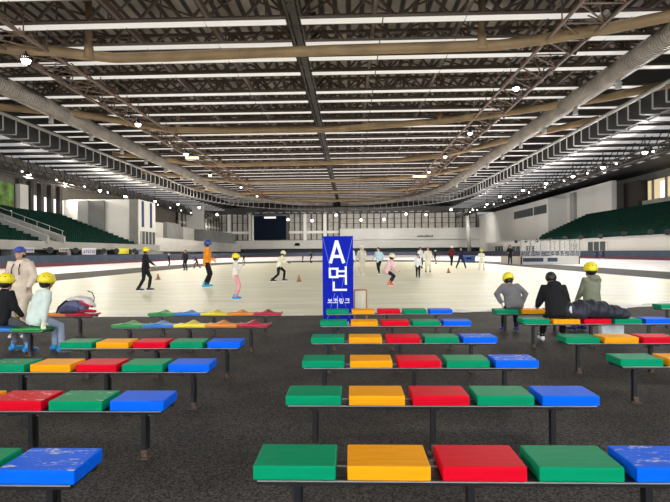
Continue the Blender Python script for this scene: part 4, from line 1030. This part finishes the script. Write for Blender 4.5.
for i in range(7):
    MB().bb(Wd * i / 6 - .04, Wd * i / 6 + .04, 0, .08, .85, 2.55).build('post', M['silver'], t)
for i in range(5): MB().bb(Wd - .08, Wd, 1 + i * 1.3, 1.1 + i * 1.3, .85, 2.55).build('post', M['silver'], t)
MB().bb(0, Wd, 0, .08, 2.5, 2.58).build('top_rail', M['silver'], t)
# white table left of it
q = ony(514, 262, 60.6)
t = thing('folding_table', 'white table with a cloth standing beside the person on the mat', 'table', (q.x, 60.6, -.006))
MB().bb(-.8, 1.2, -.4, .4, .68, .74).build('tabletop', M['white'], t)
for x_ in (-.7, 1.1):
    for yy in (-.33, .33): MB().bb(x_ - .03, x_ + .03, yy - .03, yy + .03, 0, .68).build('leg', M['black_steel'], t)
# horn speakers under the stands
hn_ = {}
def horn(p, sd, side_nm):
    hn_[side_nm] = hn_.get(side_nm, -1) + 1
    t = thing('horn_speaker', 'black round horn loudspeaker on the %s stand front, %s from the picture edge' % (side_nm, ORD[hn_[side_nm]]), 'loudspeaker', p, 0, side_nm + ' stand loudspeakers')
    MB().loft([(0, 0, 0), (-sd * .5, -.5, -.1), (-sd * .8, -.8, -.16)], [.12, .25, .42], n=14, dome=False).build('horn', M['black_steel'], t)
    MB().bar((0, 0, 0), (sd * .97, 0, .1), .12).build('bracket', M['black_steel'], t)
    return t
for px, py in ((670, 231), (653, 231), (626, 233), (603, 235.5), (583, 236.5), (567, 237.5), (551.5, 238.7), (539, 240), (528, 240.6), (518, 241)):
    p = onx(px, py, 42.2); horn(p, 1, 'right')
for px, py in ((47.5, 249), (73, 249.5), (101, 250), (114, 250), (132, 250)):
    p = onx(px, py, -37.3); horn(p, -1, 'left')
# banners on the left stand front
for x0, x1, y0_, y1_, m_, lb in ((24, 35, 247.5, 252.5, 'advert_blue_text', 'pale banner with blue lettering behind the adult in beige'), (83, 96.5, 248, 254.5, 'advert_white', 'white banner with purple lettering on the left stand'), (119, 129.5, 248.2, 253.8, 'advert_yellow', 'bright yellow banner on the left stand front'), (60, 70, 248, 252, 'advert_grey', 'pale banner with dark lettering left of the white banner')):
    P0 = onx(x0, y0_, -37.6); P1 = onx(x1, y1_, -37.6)
    c_ = {'advert_white': (.75, .74, .8), 'advert_yellow': (.75, .72, .05), 'advert_blue_text': (.5, .5, .5), 'advert_grey': (.5, .5, .48)}[m_]
    t = thing('advert_banner', lb, 'banner', (-37.74, P0.y, 0))
    MB().bb(-.05, .05, 0, P1.y - P0.y, P1.z, P0.z).build('panel', mat(m_, c_, .6), t)
    if m_ != 'advert_yellow':
        g = MB(); n_ = 6; LY = P1.y - P0.y; zc = (P0.z + P1.z) / 2; hh = (P0.z - P1.z) * .28
        for i in range(n_):
            yy = LY * (i + .8) / (n_ + .8); g.bb(.05, .08, yy - LY * .03, yy + LY * .03, zc - hh, zc + hh); g.bb(.05, .08, yy, yy + LY * .08, zc + (hh * .6 if i % 2 else -hh * .8), zc + (hh * .9 if i % 2 else -hh * .5))
        g.build('lettering', mat('lettering_dark' + m_, (.12, .08, .35) if m_ != 'advert_grey' else (.05, .05, .05), .6), t)
# dark marks on the far gallery front
for px, py, w_, h_, lb in ((425, 236, 14, 1.6, 'dark line of lettering on the far gallery front, right of the blue sign'), (297, 244.3, 4, 2.6, 'small dark emblem on the far gallery front, left of the blue sign')):
    q = ony(px, py, 196.0 if py < 240 else 196.6); t = thing('wall_lettering', lb, 'lettering', q)
    g = MB(); sc_ = 196 / 500
    for i in range(8):
        x_ = (-.5 + i / 7) * w_ * sc_; g.bb(x_ - .2, x_ + .25, -.05, .1, -h_ * sc_ / 2, h_ * sc_ * (.5 if i % 3 else .2))
    g.build('letters', M['dark'], t)
